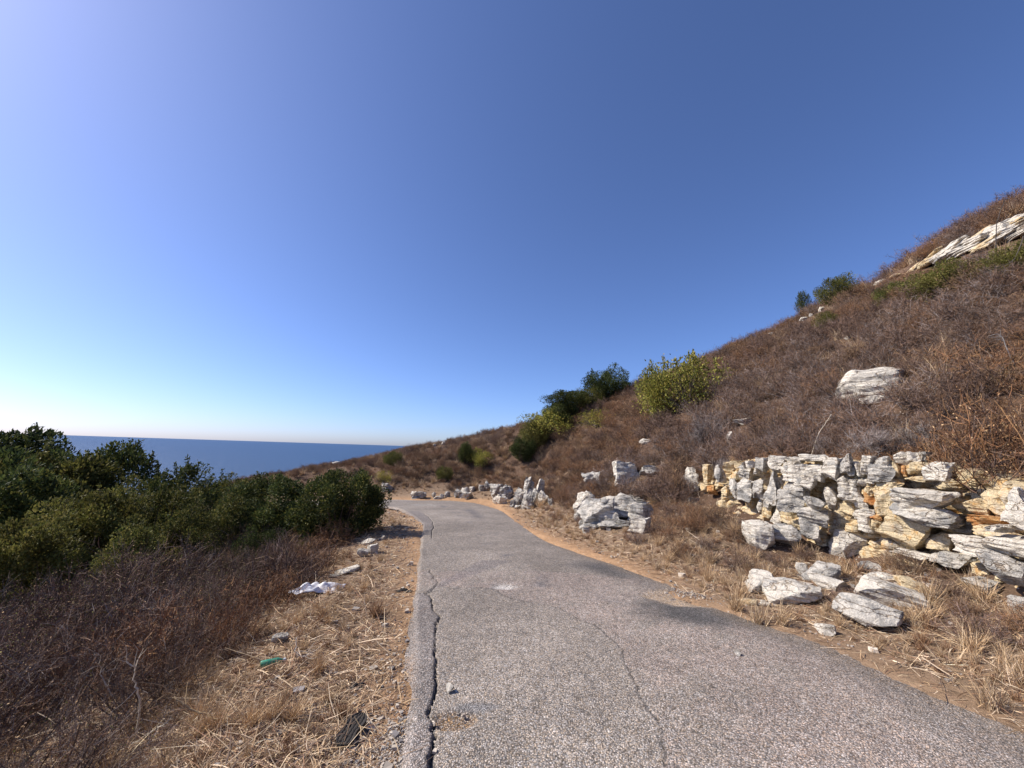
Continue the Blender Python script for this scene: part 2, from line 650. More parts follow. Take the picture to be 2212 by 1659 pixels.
M['sea'] = sea_material()
SEA = -48.0
g = Geo()
a = np.linspace(0, 2 * np.pi, 96, endpoint=False)
rs = np.array([5., 200, 800, 3000, 12000, 45000])
V = np.stack([np.outer(rs, np.sin(a)), np.outer(rs, np.cos(a)), np.full((len(rs), 96), SEA)], -1).reshape(-1, 3)
ix = np.arange(len(rs) * 96).reshape(len(rs), 96)
q = np.stack([ix[:-1], np.roll(ix[:-1], -1, 1), np.roll(ix[1:], -1, 1), ix[1:]], -1).reshape(-1, 4)[:, ::-1]
g.add(V, q)
tag(g.build('sea', M['sea']), kind='structure')

# ------------------------------------------------------------------ road
def seg_dist(P, poly):
    P, poly = np.asarray(P)[:, :2], np.asarray(poly)[:, :2]
    best = np.full(len(P), 1e9)
    side = np.zeros(len(P))
    for A, B in zip(poly[:-1], poly[1:]):
        ab = B - A
        t = np.clip(((P - A) @ ab) / (ab @ ab), 0, 1)
        c = A + t[:, None] * ab
        d = np.linalg.norm(P - c, axis=1)
        s = ab[0] * (P[:, 1] - A[1]) - ab[1] * (P[:, 0] - A[0])
        m = d < best
        best[m] = d[m]
        side[m] = np.where(s[m] < 0, 1, -1)
    return best, side


def jag(pts, n, amp, seed):
    P = np.array([on_road(*p) for p in pts])[:, :2]
    P = catmull(np.column_stack([P, np.zeros(len(P))]), n)[:, :2]
    gg = np.random.default_rng(seed)
    return P + gg.normal(size=P.shape) * amp * (.4 + P[:, 1:2] * .12)


crack1 = jag([(931, 1700), (931, 1659), (938, 1601), (935, 1566), (926, 1549), (938, 1507), (942, 1462), (940, 1410), (942, 1361), (949, 1337), (935, 1319), (931, 1295), (917, 1285), (890, 1281)], 5, .009, 1)
crack2 = jag([(920, 1283), (931, 1278), (945, 1260), (936, 1247), (928, 1233)], 5, .010, 2)
crack3 = jag([(930, 1163), (937, 1139), (931, 1125), (918, 1112)], 5, .012, 3)
crack4 = jag([(1040, 1276), (1070, 1281), (1101, 1299), (1160, 1312), (1212, 1324), (1244, 1344), (1289, 1363), (1323, 1392), (1344, 1410), (1351, 1445), (1372, 1490), (1386, 1524), (1421, 1573), (1431, 1611), (1440, 1680)], 5, .009, 4)
crack5 = jag([(945, 1275), (1000, 1277), (1045, 1277)], 5, .008, 5)

vs, dv = [], 1.15
# stations along the road by distance from the viewer
stat = np.arange(len(CEN))
dist_st = np.linalg.norm(CEN[:, :2], axis=1)
arc = np.concatenate([[0], np.cumsum(np.linalg.norm(np.diff(CEN[:, :2], axis=0), axis=1))])
k0 = int(np.argmin(np.abs(CEN[:, 1] - 1.4)))
s_list = list(np.arange(0, arc[k0], .35))
s = arc[k0]
while s < arc[-1]:
    s_list.append(s)
    dd_ = max(1.4, float(np.interp(s, arc, dist_st)))
    s += max(.010, .0068 * dd_)
s_list = np.array(s_list)
tt = np.interp(s_list, arc, stat)
Ls = np.column_stack([np.interp(tt, stat, L3[:, k]) for k in range(3)])
Rs = np.column_stack([np.interp(tt, stat, R3[:, k]) for k in range(3)])
nu = 300
u = np.linspace(0, 1, nu)
ew = Waves(21, [(2.5, .03), (7, .03), (21, .014)], 6)
Lw = ew(Ls)[:, None]
Rw = 1.9 * ew(Rs + 40)[:, None] * (.4 + .6 * smooth(0, 3, Rs[:, 1:2]))
W_ = np.linalg.norm(Rs - Ls, axis=1)[:, None]
uu = u[None] * np.ones((len(Ls), 1))
uu = uu + (1 - uu) ** 14 * Lw / W_ + uu ** 10 * Rw / W_
V = Ls[:, None] * (1 - uu[..., None]) + Rs[:, None] * uu[..., None]
shp = V.shape
V = V.reshape(-1, 3)
uf = uu.reshape(-1)
near = V[:, 1] < 25
hz = Waves(22, [(.8, .010), (2.2, .006), (6, .0035)], 6)(V)
hz += Waves(23, [(40, .0016), (85, .0014)], 10)(V) * (V[:, 1] < 12)
crown = .05 * (1 - (2 * uf - 1) ** 2)
z = crown + hz
d1, s1 = seg_dist(V, crack1)
d2, _ = seg_dist(V, crack2)
d3, s3 = seg_dist(V, crack3)
d4, _ = seg_dist(V, crack4)
d5, _ = seg_dist(V, crack5)
wv = Waves(24, [(5, .5), (13, .4), (31, .3)], 6)(V)
far1 = (V[:, 1] > on_road(890, 1280)[1] + .02)
w1 = .006 + .005 * np.clip(wv + .3, 0, 1.5) + .010 * (1 - smooth(2.4, 3.0, V[:, 1]))
w1 = np.where(far1, .008, w1)
z += np.where((s1 < 0) & ~far1 & (d1 < .8), .014 * smooth(.0, .02, d1), 0)
z -= .035 * (1 - smooth(.2, 1.0, d1 / w1))
z -= .02 * (1 - smooth(0, .016, d2)) + .022 * (1 - smooth(0, .020, d3)) + .009 * (1 - smooth(0, .011 + .008 * np.clip(wv, 0, 1), d4)) + .006 * (1 - smooth(0, .010, d5))


def blob(px, py, rx, ry, k=.35):
    c = on_road(px, py)
    q = V[:, :2] - c[:2]
    return np.sqrt((q[:, 0] / rx) ** 2 + (q[:, 1] / ry) ** 2) + k * wv * .6


hole1 = blob(1089, 1273, .27, .20)           # shallow pothole with pale stones
hole2 = blob(985, 1563, .17, .10)            # hole with straw beside the long crack
stone2 = blob(1028, 1538, .20, .07)
sand = blob(1492, 1294, .55, .36)            # broken edge filled with sand
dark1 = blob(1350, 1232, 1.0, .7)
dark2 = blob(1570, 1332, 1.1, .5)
pale1 = blob(915, 1093, .9, .5)
z -= .03 * (1 - smooth(.3, 1.0, hole1)) + .035 * (1 - smooth(.4, 1.0, hole2)) + .03 * (1 - smooth(.4, 1.05, sand))
# crumbling outer lips
z -= .06 * (1 - smooth(0, .03, uf)) + .05 * (1 - smooth(0, .02, 1 - uf))
V[:, 2] += z
tint = Waves(25, [(.7, .5), (1.9, .4), (5, .3)], 6)(V)
base = np.array([.405, .343, .284]) * (1 + .2 * np.clip(tint, -1.2, 1.2))[:, None]
between = (s1 > 0) & (d4 > .02)
pink = smooth(.15, .5, d1) * np.where(seg_dist(V, crack4)[1] < 0, 1, 0) * (V[:, 1] < 6.3) * smooth(-.2, .7, wv * .4 + .4)
base = base * (1 - .5 * pink[:, None]) + np.array([.46, .355, .30]) * .5 * pink[:, None]
strip = (s1 < 0) & (V[:, 1] < 7) | (s3 < 0) & (V[:, 1] > 9.5) & (d3 < 1.2)
base = np.where(strip[:, None], base * np.array([.80, .81, .86]), base)


def blend(c, f, strength=1.0):
    global base
    f = np.clip(f, 0, 1)[:, None] * strength
    base = base * (1 - f) + np.array(c) * f


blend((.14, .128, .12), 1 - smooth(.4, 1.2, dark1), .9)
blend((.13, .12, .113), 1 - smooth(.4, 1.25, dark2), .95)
edge_dark = smooth(.80, .93, uf) * (V[:, 1] < 6.5)
blend((.23, .205, .182), edge_dark, .5)
track = np.exp(-((uf - .62) / .07) ** 2) * smooth(-.3, .8, tint) * (V[:, 1] > 5)
blend((.20, .182, .18), track, .8)
blend((.23, .21, .205), np.exp(-((uf - .45) / .05) ** 2) * smooth(0, .8, wv) * (V[:, 1] > 5.5), .75)
blend((.66, .60, .53), 1 - smooth(.4, .95, hole1), .95)
blend((.33, .23, .15), 1 - smooth(.5, 1.05, hole2), .9)
blend((.27, .255, .245), 1 - smooth(.4, 1.0, stone2), .8)
blend((.60, .45, .31), 1 - smooth(.7, 1.15, sand), .95)
blend((.45, .42, .38), 1 - smooth(.4, 1.0, pale1), .5)
blend((.32, .245, .175), smooth(.86, .985, uf + .03 * wv) * (V[:, 1] < 9), .6)
blend((.07, .065, .062), 1 - smooth(.3, 1.0, d1 / w1), .9)
blend((.09, .085, .08), 1 - smooth(0, .014, d2), .8)
blend((.08, .075, .07), 1 - smooth(0, .018, d3), .8)
blend((.11, .10, .095), 1 - smooth(0, .012, d4), .8)
blend((.12, .11, .105), 1 - smooth(0, .010, d5), .7)
blend((.36, .235, .14), (1 - smooth(0, .03, uf)) * smooth(-.5, .5, wv), .6)
blend((.38, .24, .14), (1 - smooth(0, .035, 1 - uf)) * smooth(-.5, .5, wv), .7)
ix = np.arange(len(V)).reshape(shp[0], shp[1])
q = np.stack([ix[:-1, :-1], ix[:-1, 1:], ix[1:, 1:], ix[1:, :-1]], -1).reshape(-1, 4)
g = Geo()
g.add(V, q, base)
ROADV = V


def road_material():
    m, nt, b = new_mat('asphalt')
    p = pos(nt)
    a = N(nt, 'ShaderNodeAttribute', attribute_name='col')
    vo = N(nt, 'ShaderNodeTexVoronoi')
    vo.inputs['Scale'].default_value = 108
    nt.links.new(p, vo.inputs['Vector'])
    sep = nt.nodes.new('ShaderNodeSeparateColor')
    nt.links.new(vo.outputs['Color'], sep.inputs[0])
    chip = ramp(nt, sep.outputs[0], [(0, .42), (.3, .78), (.65, 1.08), (.88, 1.4), (1, 1.95)])
    gap = ramp(nt, vo.outputs['Distance'], [(.35, 1.05), (.75, .38)])
    n = noise(nt, p, 16, 5, .75)
    n3 = noise(nt, p, 2.2, 6, .7)
    c = mixc(nt, 1.0, a.outputs['Color'], chip, 'MULTIPLY')
    c = mixc(nt, 1.0, c, gap, 'MULTIPLY')
    c = mixc(nt, 1.0, c, ramp(nt, n, [(.3, .78), (.7, 1.22)]), 'MULTIPLY')
    c = mixc(nt, 1.0, c, ramp(nt, n3, [(.3, .82), (.7, 1.16)]), 'MULTIPLY')
    # crazing: fine net of cracks
    v2 = N(nt, 'ShaderNodeTexVoronoi', feature='DISTANCE_TO_EDGE')
    v2.inputs['Scale'].default_value = 5.5
    wob = mixc(nt, .06, p, nt.nodes.new('ShaderNodeTexNoise').outputs['Color'])
    nt.links.new(wob, v2.inputs['Vector'])
    net = ramp(nt, v2.outputs['Distance'], [(0, .62), (.022, 1)])
    netm = mixc(nt, ramp(nt, noise(nt, p, .9, 3), [(.48, 0), (.58, 1)]), (1, 1, 1), net)
    c = mixc(nt, 1.0, c, netm, 'MULTIPLY')
    hs = nt.nodes.new('ShaderNodeHueSaturation')
    nt.links.new(c, hs.inputs['Color'])
    nt.links.new(ramp(nt, sep.outputs[1], [(0, .5), (1, 1.45)]), hs.inputs['Saturation'])
    nt.links.new(hs.outputs[0], b.inputs['Base Color'])
    b.inputs['Roughness'].default_value = .85
    b.inputs['Specular IOR Level'].default_value = .25
    h = mixc(nt, 1.0, chip, gap, 'MULTIPLY')
    bump(nt, b, h, .7, .008)
    return m


M['asphalt'] = road_material()
tag(g.build('road', M['asphalt'], smooth_shade=True), kind='structure')

# ------------------------------------------------------------------ rocks
def cube_grid(n):
    t = np.linspace(-1, 1, n + 1)
    a, b = np.meshgrid(t, t, indexing='ij')
    faces, verts = [], []
    base = 0
    ids = np.arange((n + 1) ** 2).reshape(n + 1, n + 1)
    qd = np.stack([ids[:-1, :-1], ids[1:, :-1], ids[1:, 1:], ids[:-1, 1:]], -1).reshape(-1, 4)
    for ax in range(3):
        for sgn in (-1, 1):
            v = np.zeros(((n + 1) ** 2, 3))
            v[:, ax] = sgn
            v[:, (ax + 1) % 3] = a.ravel()
            v[:, (ax + 2) % 3] = b.ravel()
            verts.append(v)
            faces.append((qd if sgn > 0 else qd[:, ::-1]) + base)
            base += len(v)
    V, inv = np.unique(np.round(np.concatenate(verts), 6), axis=0, return_inverse=True)
    return V, inv.reshape(-1)[np.concatenate(faces)]


def rock_geo(seed, n=8, box=.65, facets=8, amp=.07, strata=0.0):
    g_ = np.random.default_rng(seed)
    P, Fc = cube_grid(n)
    S = unit(P)
    Q = S * (1 - box) + P * .8 * box
    for _ in range(facets):
        nn = unit(g_.normal(size=3))
        d = g_.uniform(.52, .80) * (1 - box * .12)
        over = np.maximum(Q @ nn - d, 0)
        Q = Q - over[:, None] * nn
    w = Waves(seed + 5, [(3, amp), (7, amp * .6), (15, amp * .35)], 6)
    Q = Q + S * w(Q)[:, None]
    if strata:
        tilt = np.array([g_.normal() * .15, g_.normal() * .15, 1])
        h = Q @ tilt
        stp = np.abs(((h * 2.6 + g_.uniform()) % 1) - .5)
        Q[:, :2] *= (1 - strata * (1 - smooth(0, .22, stp)))[:, None]
    mn, mx = Q.min(0), Q.max(0)
    Q = (Q - (mn + mx) / 2) / ((mx - mn) / 2)
    return Q, Fc


_rock_cache = {}


def rock_mesh(kind, seed, mat):
    key = (kind, seed, mat)
    if key not in _rock_cache:
        args = {'block': dict(n=12, box=.88, facets=6, amp=.085, strata=.07),
                'boulder': dict(n=12, box=.6, facets=10, amp=.06, strata=.06),
                'slab': dict(n=10, box=.8, facets=7, amp=.05, strata=.05),
                'crag': dict(n=16, box=.72, facets=7, amp=.13, strata=.13),
                'stone': dict(n=5, box=.5, facets=9, amp=.05),
                'pebble': dict(n=3, box=.45, facets=6, amp=.06)}[kind]
        Q, Fc = rock_geo(seed * 17 + len(kind), **args)
        gg = Geo()
        gg.add(Q, Fc)
        _rock_cache[key] = gg.mesh('rock_' + kind, M[mat])
    return _rock_cache[key]


def place_rock(name, kind, seed, mat, loc, half, rot=(0, 0, 0), parent=None):
    o = link(name, rock_mesh(kind, seed, mat), parent)
    o.location, o.scale, o.rotation_euler = loc, half, rot
    return o


MATS = {'g': 'rock_grey', 'w': 'rock_white', 'o': 'rock_ochre', 'r': 'rock_orange'}


# ---- the main outcrop beside the road: a broken face with every visible block a piece of its own
def wall_at(px, py, proud=0.0):
    d = ray(px, py)
    best = None
    pts = WALLd[:, :2]
    for A, B in zip(pts[:-1], pts[1:]):
        t_ = unit(B - A)
        nrm = np.array([-t_[1], t_[0]])
        if nrm[0] > 0:
            nrm = -nrm
        A2, B2 = A + nrm * proud + np.array([.28, 0]), B + nrm * proud + np.array([.28, 0])
        m_ = np.array([[d[0], -(B2 - A2)[0]], [d[1], -(B2 - A2)[1]]])
        if abs(np.linalg.det(m_)) < 1e-9:
            continue
        s_, u_ = np.linalg.solve(m_, A2)
        if s_ > 0 and -.02 <= u_ <= 1.02 and (best is None or s_ < best[0]):
            best = (s_, EYE + d * s_, nrm, t_)
    return best


outcrop = empty('rock_outcrop', (5.2, 6.5, .2))
tag(outcrop, 'long fractured limestone outcrop with yellow patches beside the road on the right', 'rock outcrop')
# backing face with blocky relief
us = np.linspace(.5, 10.9, 210)
vsn = np.linspace(-.35, 1.0, 60)
yy = WALLd[:, 1]
xx = np.interp(us, yy, WALLd[:, 0])
g_ = np.random.default_rng(5)
cells = np.column_stack([g_.uniform(.3, 11, 330), g_.uniform(-.3, 1.7, 330)])
coff = g_.uniform(-.16, .10, 330)
UU, VV = np.meshgrid(us, vsn)
topz = np.interp(UU.ravel(), [.5, 3, 4.1, 5.2, 6, 8.5, 10, 10.9], [1.2, 1.15, 1.15, 1.42, 1.48, 1.5, 1.35, .75])
zz_ = np.where(VV.ravel() > 0, VV.ravel() * topz, VV.ravel())
q2 = np.column_stack([UU.ravel(), zz_ * 1.3])
dist2 = ((q2[:, None] - cells[None]) ** 2).sum(-1)
o2 = np.argsort(dist2, 1)[:, :2]
r_ = np.arange(len(q2))
edge_d = np.sqrt(dist2[r_, o2[:, 1]]) - np.sqrt(dist2[r_, o2[:, 0]])
off = coff[o2[:, 0]] - .12 * (1 - smooth(0, .07, edge_d))
wr = Waves(31, [(4, .05), (11, .03), (30, .012)], 6)
Xw = np.interp(UU.ravel(), yy, WALLd[:, 0])
lean = .28 + .22 * np.clip(zz_, 0, 2)
Vw = np.column_stack([Xw + lean - off, UU.ravel(), zz_ + .15])
Vw[:, 0] -= wr(Vw)
Vw[:, 1] += wr(Vw + 9) * .6
# the top row runs back into the hill
Vw = Vw.reshape(60, 210, 3)
Vw[-1, :, 0] += .9
Vw[-2, :, 0] += .25
ix = np.arange(60 * 210).reshape(60, 210)
q = np.stack([ix[:-1, :-1], ix[1:, :-1], ix[1:, 1:], ix[:-1, 1:]], -1).reshape(-1, 4)
gg = Geo()
gg.add(Vw.reshape(-1, 3) - np.array([5.2, 6.5, .2]), q)
gg.build('rock_face', M['rock_ochre'], outcrop)

Z1 = [(380, 290, 110, 180, .0, 'o'), (500, 290, 100, 170, .05, 'g'), (590, 475, 100, 100, .02, 'o'), (430, 470, 120, 90, .0, 'r'),
      (770, 200, 84, 64, .0, 'g'), (852, 187, 74, 74, .05, 'w'), (800, 280, 125, 115, .0, 'w'), (985, 195, 125, 150, .05, 'g'), (920, 270, 70, 90, .0, 'w'),
      (1155, 155, 155, 105, .0, 'w'), (1130, 230, 135, 95, .1, 'w'), (1330, 140, 165, 66, .0, 'w'), (1550, 120, 265, 75, -.02, 'w'), (1300, 215, 150, 90, .06, 'w'),
      (680, 450, 105, 190, .05, 'g'), (800, 470, 190, 220, .15, 'g'), (940, 465, 130, 200, .16, 'g'), (1090, 440, 165, 320, .2, 'g'), (1340, 290, 300, 180, .15, 'w'), (1540, 285, 175, 165, .1, 'w'),
      (1490, 400, 135, 125, .2, 'w'), (1330, 450, 250, 200, .2, 'g'), (1320, 590, 265, 210, .25, 'g'), (1560, 620, 205, 125, .3, 'g'), (1540, 760, 275, 165, .35, 'g'),
      (1510, 900, 190, 210, .33, 'g'), (850, 645, 115, 105, .0, 'o'), (960, 640, 75, 135, .06, 'w'), (1050, 600, 90, 110, .08, 'g'), (1040, 740, 120, 170, .05, 'o'), (1150, 740, 120, 190, .05, 'w'), (1290, 750, 200, 170, .04, 'o'), (1350, 840, 140, 110, .1, 'o'),
      (1750, 240, 180, 225, .0, 'w'), (1895, 190, 130, 210, .05, 'g'), (1980, 240, 70, 150, .0, 'g'), (1740, 570, 120, 225, -.04, 'w'), (1890, 400, 115, 155, .05, 'w'), (1920, 525, 155, 135, .05, 'w'), (1900, 740, 200, 250, -.10, 'o'), (1780, 850, 200, 170, -.12, 'o'), (1700, 700, 120, 150, -.08, 'o'), (1960, 900, 160, 130, -.02, 'o'), (1600, 965, 230, 180, .02, 'o')]
Z2 = [(345, 210, 42, 115, .0, 'w'), (410, 190, 84, 115, .05, 'w'), (420, 120, 84, 74, .0, 'w'), (545, 130, 122, 94, .05, 'g'), (560, 237, 195, 145, .12, 'g'), (680, 215, 54, 145, .0, 'o'),
      (750, 105, 122, 115, .0, 'w'), (845, 95, 94, 94, 0, 'w'), (930, 90, 70, 80, -.02, 'g'), (735, 205, 64, 105, -.03, 'r'), (1030, 222, 245, 160, .2, 'w'), (850, 195, 135, 115, .05, 'o'), (860, 280, 150, 60, .02, 'o'),
      (310, 362, 84, 135, 0, 'w'), (380, 322, 88, 64, .05, 'w'), (460, 317, 74, 54, .05, 'w'), (400, 392, 95, 85, .0, 'o'), (480, 382, 84, 105, 0, 'o'), (85, 482, 94, 175, .0, 'w'),
      (355, 492, 105, 155, 0, 'w'), (460, 472, 105, 125, 0, 'r'), (890, 500, 450, 190, .40, 'w'), (880, 610, 470, 170, .38, 'g'), (590, 470, 175, 300, .12, 'o'), (380, 612, 165, 94, 0, 'w'), (500, 630, 80, 55, .03, 'r'), (412, 705, 115, 135, .05, 'w'),
      (512, 715, 94, 135, .05, 'o'), (760, 770, 380, 260, .10, 'o'), (1060, 865, 185, 165, .1, 'o'), (680, 325, 115, 64, .05, 'o'), (1260, 540, 155, 125, .0, 'o'), (1400, 545, 155, 135, 0, 'o'),
      (1260, 720, 150, 120, -.02, 'g'), (1500, 690, 350, 110, -.02, 'r'), (1500, 780, 360, 110, .04, 'o'), (1560, 735, 115, 64, .2, 'w'), (1700, 727, 84, 44, .2, 'w'), (1760, 545, 220, 310, .3, 'w'), (1400, 905, 365, 165, .15, 'w'),
      (1690, 900, 390, 175, .2, 'w'), (830, 985, 300, 75, .15, 'w'), (1040, 1005, 165, 94, .2, 'g'), (1200, 1035, 185, 115, .2, 'g'), (1640, 1100, 330, 265, .25, 'g'), (1390, 1245, 185, 115, .3, 'g'),
      (1730, 1330, 290, 255, .3, 'w'), (1800, 1470, 170, 155, .35, 'g')]
BL = [(1448.3 + a * .1984, 965.5 + b * .1984, w * .1984, h * .1984, p, m) for a, b, w, h, p, m in Z1]
BL += [(1773.1 + a * .2381, 965.5 + b * .2381, w * .2381, h * .2381, p, m) for a, b, w, h, p, m in Z2]
for i, (px, py, w, h, pr, mt) in enumerate(BL):
    r = wall_at(px, py, pr)
    if r is None:
        continue
    s_, P, nrm, t_ = r
    view = unit(P[:2] - EYE[:2])
    side = np.array([view[1], -view[0]])
    # turn each block a little from the wall towards the viewer
    ang_t = math.atan2(-t_[1], -t_[0])
    ang_v = math.atan2(side[1], side[0])
    rz_ = ang_t * .6 + ang_v * .4 + random.uniform(-.22, .22)
    dl = abs(rz_ - ang_v)
    hx = w / F * s_ / 2 * 1.18 / (math.cos(dl) + .55 * math.sin(dl))
    hz_ = h / F * s_ / 2 * 1.16
    hy = max(.14, min(.34, hx * .8))
    inw = np.array([-math.sin(rz_), math.cos(rz_), 0])
    c = P + inw * hy * .55
    o = place_rock('rock_block', 'block', i % 13, MATS[mt], c - np.array([5.2, 6.5, .2]), (hx, hy, hz_), (random.uniform(-.1, .1), random.uniform(-.09, .09), rz_), outcrop)
# the same broken rock goes on out of the frame to the right
for i in range(26):
    y = random.uniform(.2, 3.2)
    z_ = random.uniform(.2, 1.2)
    x = float(np.interp(y, yy, WALLd[:, 0])) + .2 + .22 * z_
    place_rock('rock_block', 'block', random.randrange(13), MATS[random.choice('gwow')], (x - 5.2, y - 6.5, z_ - .2), (random.uniform(.12, .25), random.uniform(.12, .3), random.uniform(.1, .22)), (random.uniform(-.1, .1), random.uniform(-.1, .1), random.uniform(-.4, .4)), outcrop)


ROCKS = []


# ---- single rocks standing in the ground: (pixel box centre, width, height in pixels)
def boulder(px, py, w, h, kind, seed, mat, label, depth=1.0, rot=(0, 0, 0), group=None, name='boulder', sink=.12):
    P, s_ = hit(px, py + h * .42)
    hx, hz_ = w / F * s_ / 2, h / F * s_ / 2
    hy = (hx if kind != 'slab' else hx * .8) * depth
    view = unit(P[:2])
    yaw = math.atan2(-view[0], view[1])
    loc = P + np.array([view[0] * hy * .5, view[1] * hy * .5, hz_ * (1 - 2 * sink)])
    o = place_rock(name, kind, seed, mat, loc, (hx, hy, hz_ * 1.05), (rot[0], rot[1], rot[2] + yaw))
    tag(o, label, 'rock', group)
    if not (kind == 'crag' and w < 50):
        ROCKS.append((px, py, w, h, s_))
    return o


boulder(1880, 822, 132, 72, 'boulder', 3, 'rock_white', 'large pale grey limestone boulder lying alone in the brown scrub on the hill', .8, (.1, -.25, 0))
boulder(1895, 862, 60, 18, 'slab', 2, 'rock_white', 'thin pale rock poking out just below the large hillside boulder', .6)
boulder(1640, 1160, 62, 64, 'boulder', 5, 'rock_white', 'rounded pale boulder at the left foot of the fractured outcrop', .9)
boulder(1688, 1158, 72, 50, 'boulder', 6, 'rock_grey', 'pitted grey boulder resting against the foot of the outcrop', .9)
boulder(1835, 1180, 70, 62, 'boulder', 7, 'rock_white', 'smooth pale boulder half buried under the dark hollow of the outcrop', .8)
boulder(1713, 1284, 110, 46, 'slab', 3, 'rock_white', 'broad white flat-topped stone at the roadside, nearest the asphalt', .8, (.12, .08, .2))
boulder(1650, 1256, 66, 34, 'slab', 5, 'rock_white', 'pair-like white angular stone left of the broad flat roadside stone', .8, (.0, .15, -.3))
boulder(1632, 1270, 34, 26, 'stone', 6, 'rock_white', 'small pointed white stone at the left end of the roadside stones', .8, (.1, -.2, .3))
boulder(1775, 1240, 80, 36, 'slab', 7, 'rock_grey', 'tilted grey slab with a pale upper edge among the roadside stones', .7, (.1, -.25, .2))
boulder(1790, 1262, 72, 26, 'slab', 8, 'rock_white', 'low cream stone lying in front of the tilted grey slab', .7, (.0, .05, -.1))
boulder(1733, 1232, 22, 30, 'stone', 9, 'rock_white', 'small upright rounded stone left of the tilted grey slab', .6)
boulder(1925, 1290, 118, 44, 'slab', 9, 'rock_white', 'big white overhanging slab casting a dark shadow on the verge', .75, (.05, .22, .1))
boulder(1908, 1272, 76, 24, 'slab', 10, 'rock_white', 'narrow white slab behind the big overhanging slab', .6, (.0, .1, 0))
boulder(1972, 1264, 66, 26, 'slab', 11, 'rock_ochre', 'yellowish wedge of rock at the right end of the white slabs', .6, (.05, .3, -.2))
boulder(1872, 1330, 112, 60, 'slab', 12, 'rock_grey', 'flat dark grey slab with white veins lying in the dry grass', .8, (.42, .25, -.25))
boulder(1912, 1342, 50, 34, 'slab', 13, 'rock_grey', 'small grey flake touching the right side of the veined slab', .8, (.3, .3, .1))
boulder(1876, 1226, 46, 22, 'stone', 12, 'rock_grey', 'grey stone in the grass above the white slabs', .8)
boulder(1905, 1246, 52, 14, 'slab', 4, 'rock_white', 'low pale stone just above the white slabs', .6)
boulder(1783, 1360, 38, 22, 'stone', 14, 'rock_white', 'single small white stone near the asphalt edge on the right', .9)
boulder(1615, 1302, 40, 14, 'stone', 15, 'rock_ochre', 'low cream stone at the very edge of the asphalt', .8)
boulder(1652, 1305, 24, 12, 'stone', 16, 'rock_white', 'tiny stone beside the low cream stone at the asphalt edge', .8)
boulder(1492, 1040, 36, 62, 'crag', 17, 'rock_white', 'tall cream rock pillar at the far left end of the fractured outcrop', .8)
# mid-distance outcrop
mid = [(1262, 1085, 44, 62, 'w', 'tall white rock at the left end of the middle outcrop'), (1290, 1105, 82, 66, 'g', 'grey weathered rock in the middle of the roadside outcrop before the bend'),
       (1318, 1086, 60, 30, 'w', 'pale slab on top of the middle outcrop'), (1345, 1085, 60, 46, 'w', 'ribbed grey-white rock right of the pale slab in the middle outcrop'), (1384, 1106, 52, 44, 'g', 'upright white rock at the right end of the middle outcrop'),
       (1362, 1080, 70, 26, 'w', 'flat white rock crowning the right side of the middle outcrop'),
       (1383, 1134, 42, 36, 'w', 'square flat-topped stone at the foot of the middle outcrop'), (1280, 1036, 38, 44, 'w', 'pale rock standing above the middle outcrop on its left'), (1352, 1018, 56, 52, 'w', 'blocky white rock high above the middle outcrop'),
       (1408, 1014, 44, 24, 'w', 'small white ledge right of the blocky rock above the middle outcrop'), (1270, 1138, 40, 20, 'g', 'low rubble rock at the left foot of the middle outcrop'), (1320, 1134, 54, 16, 'w', 'flat pale rock at the foot of the middle outcrop'),
       (1325, 1108, 110, 40, 'g', 'broad grey ledge joining the rocks of the middle outcrop'), (1360, 1100, 90, 36, 'w', 'wide white-topped ledge behind the square stone'), (1345, 1128, 46, 18, 'g', 'low grey rubble between the flat pale rock and the square stone'), (1252, 1112, 30, 34, 'g', 'dark grey rock leaning at the left side of the middle outcrop')]
for i, (px, py, w, h, m_, lb) in enumerate(mid):
    boulder(px, py + 2, w * (1.1 if i < 12 else .8), h * (1.02 if i < 12 else .8), 'block' if 'square' in lb or i in (1, 4, 8) else ('boulder' if i in (3, 9, 12) else 'crag'), i + 1, MATS['g' if i % 2 == 1 else m_], lb, .9, (random.uniform(-.2, .2), random.uniform(-.25, .1), random.uniform(-.5, .5)), sink=.2)
# jagged rocks on the bank towards the bend
ORD = 'first second third fourth fifth sixth seventh eighth ninth tenth eleventh twelfth thirteenth fourteenth fifteenth sixteenth seventeenth eighteenth nineteenth twentieth twenty-first twenty-second twenty-third twenty-fourth twenty-fifth'.split()
far_r = [(1140, 1052, 20, 70), (1152, 1066, 22, 44), (1165, 1050, 18, 56), (1122, 1068, 22, 50), (1138, 1080, 26, 40), (1172, 1072, 22, 36), (1072, 1056, 26, 36), (1092, 1062, 24, 40), (1080, 1074, 26, 28), (1108, 1084, 12, 20),
         (988, 1062, 14, 24), (1002, 1060, 14, 28), (1010, 1066, 18, 22), (965, 1064, 10, 14), (955, 1068, 9, 12), (937, 1064, 8, 12), (905, 1066, 24, 18), (894, 1064, 12, 18), (1040, 1050, 12, 20), (1052, 1046, 12, 26), (1020, 1053, 10, 14),
         (836, 1050, 22, 22), (1190, 1080, 14, 22), (945, 1072, 14, 8), (1118, 1092, 12, 10)]
for i, (px, py, w, h) in enumerate(far_r):
    o = boulder(px, py + 3, w * 1.3, h * 1.0, 'crag', 20 + i % 7, MATS['ggw'[i % 3]], 'small jagged pale rock, %s from the left along the bank at the bend' % ORD[sorted(q_[0] for q_ in far_r).index(px)], .9, (random.uniform(-.25, .25), random.uniform(-.3, .3), random.uniform(-.6, .6)), 'jagged rocks along the bank at the bend', sink=.25)
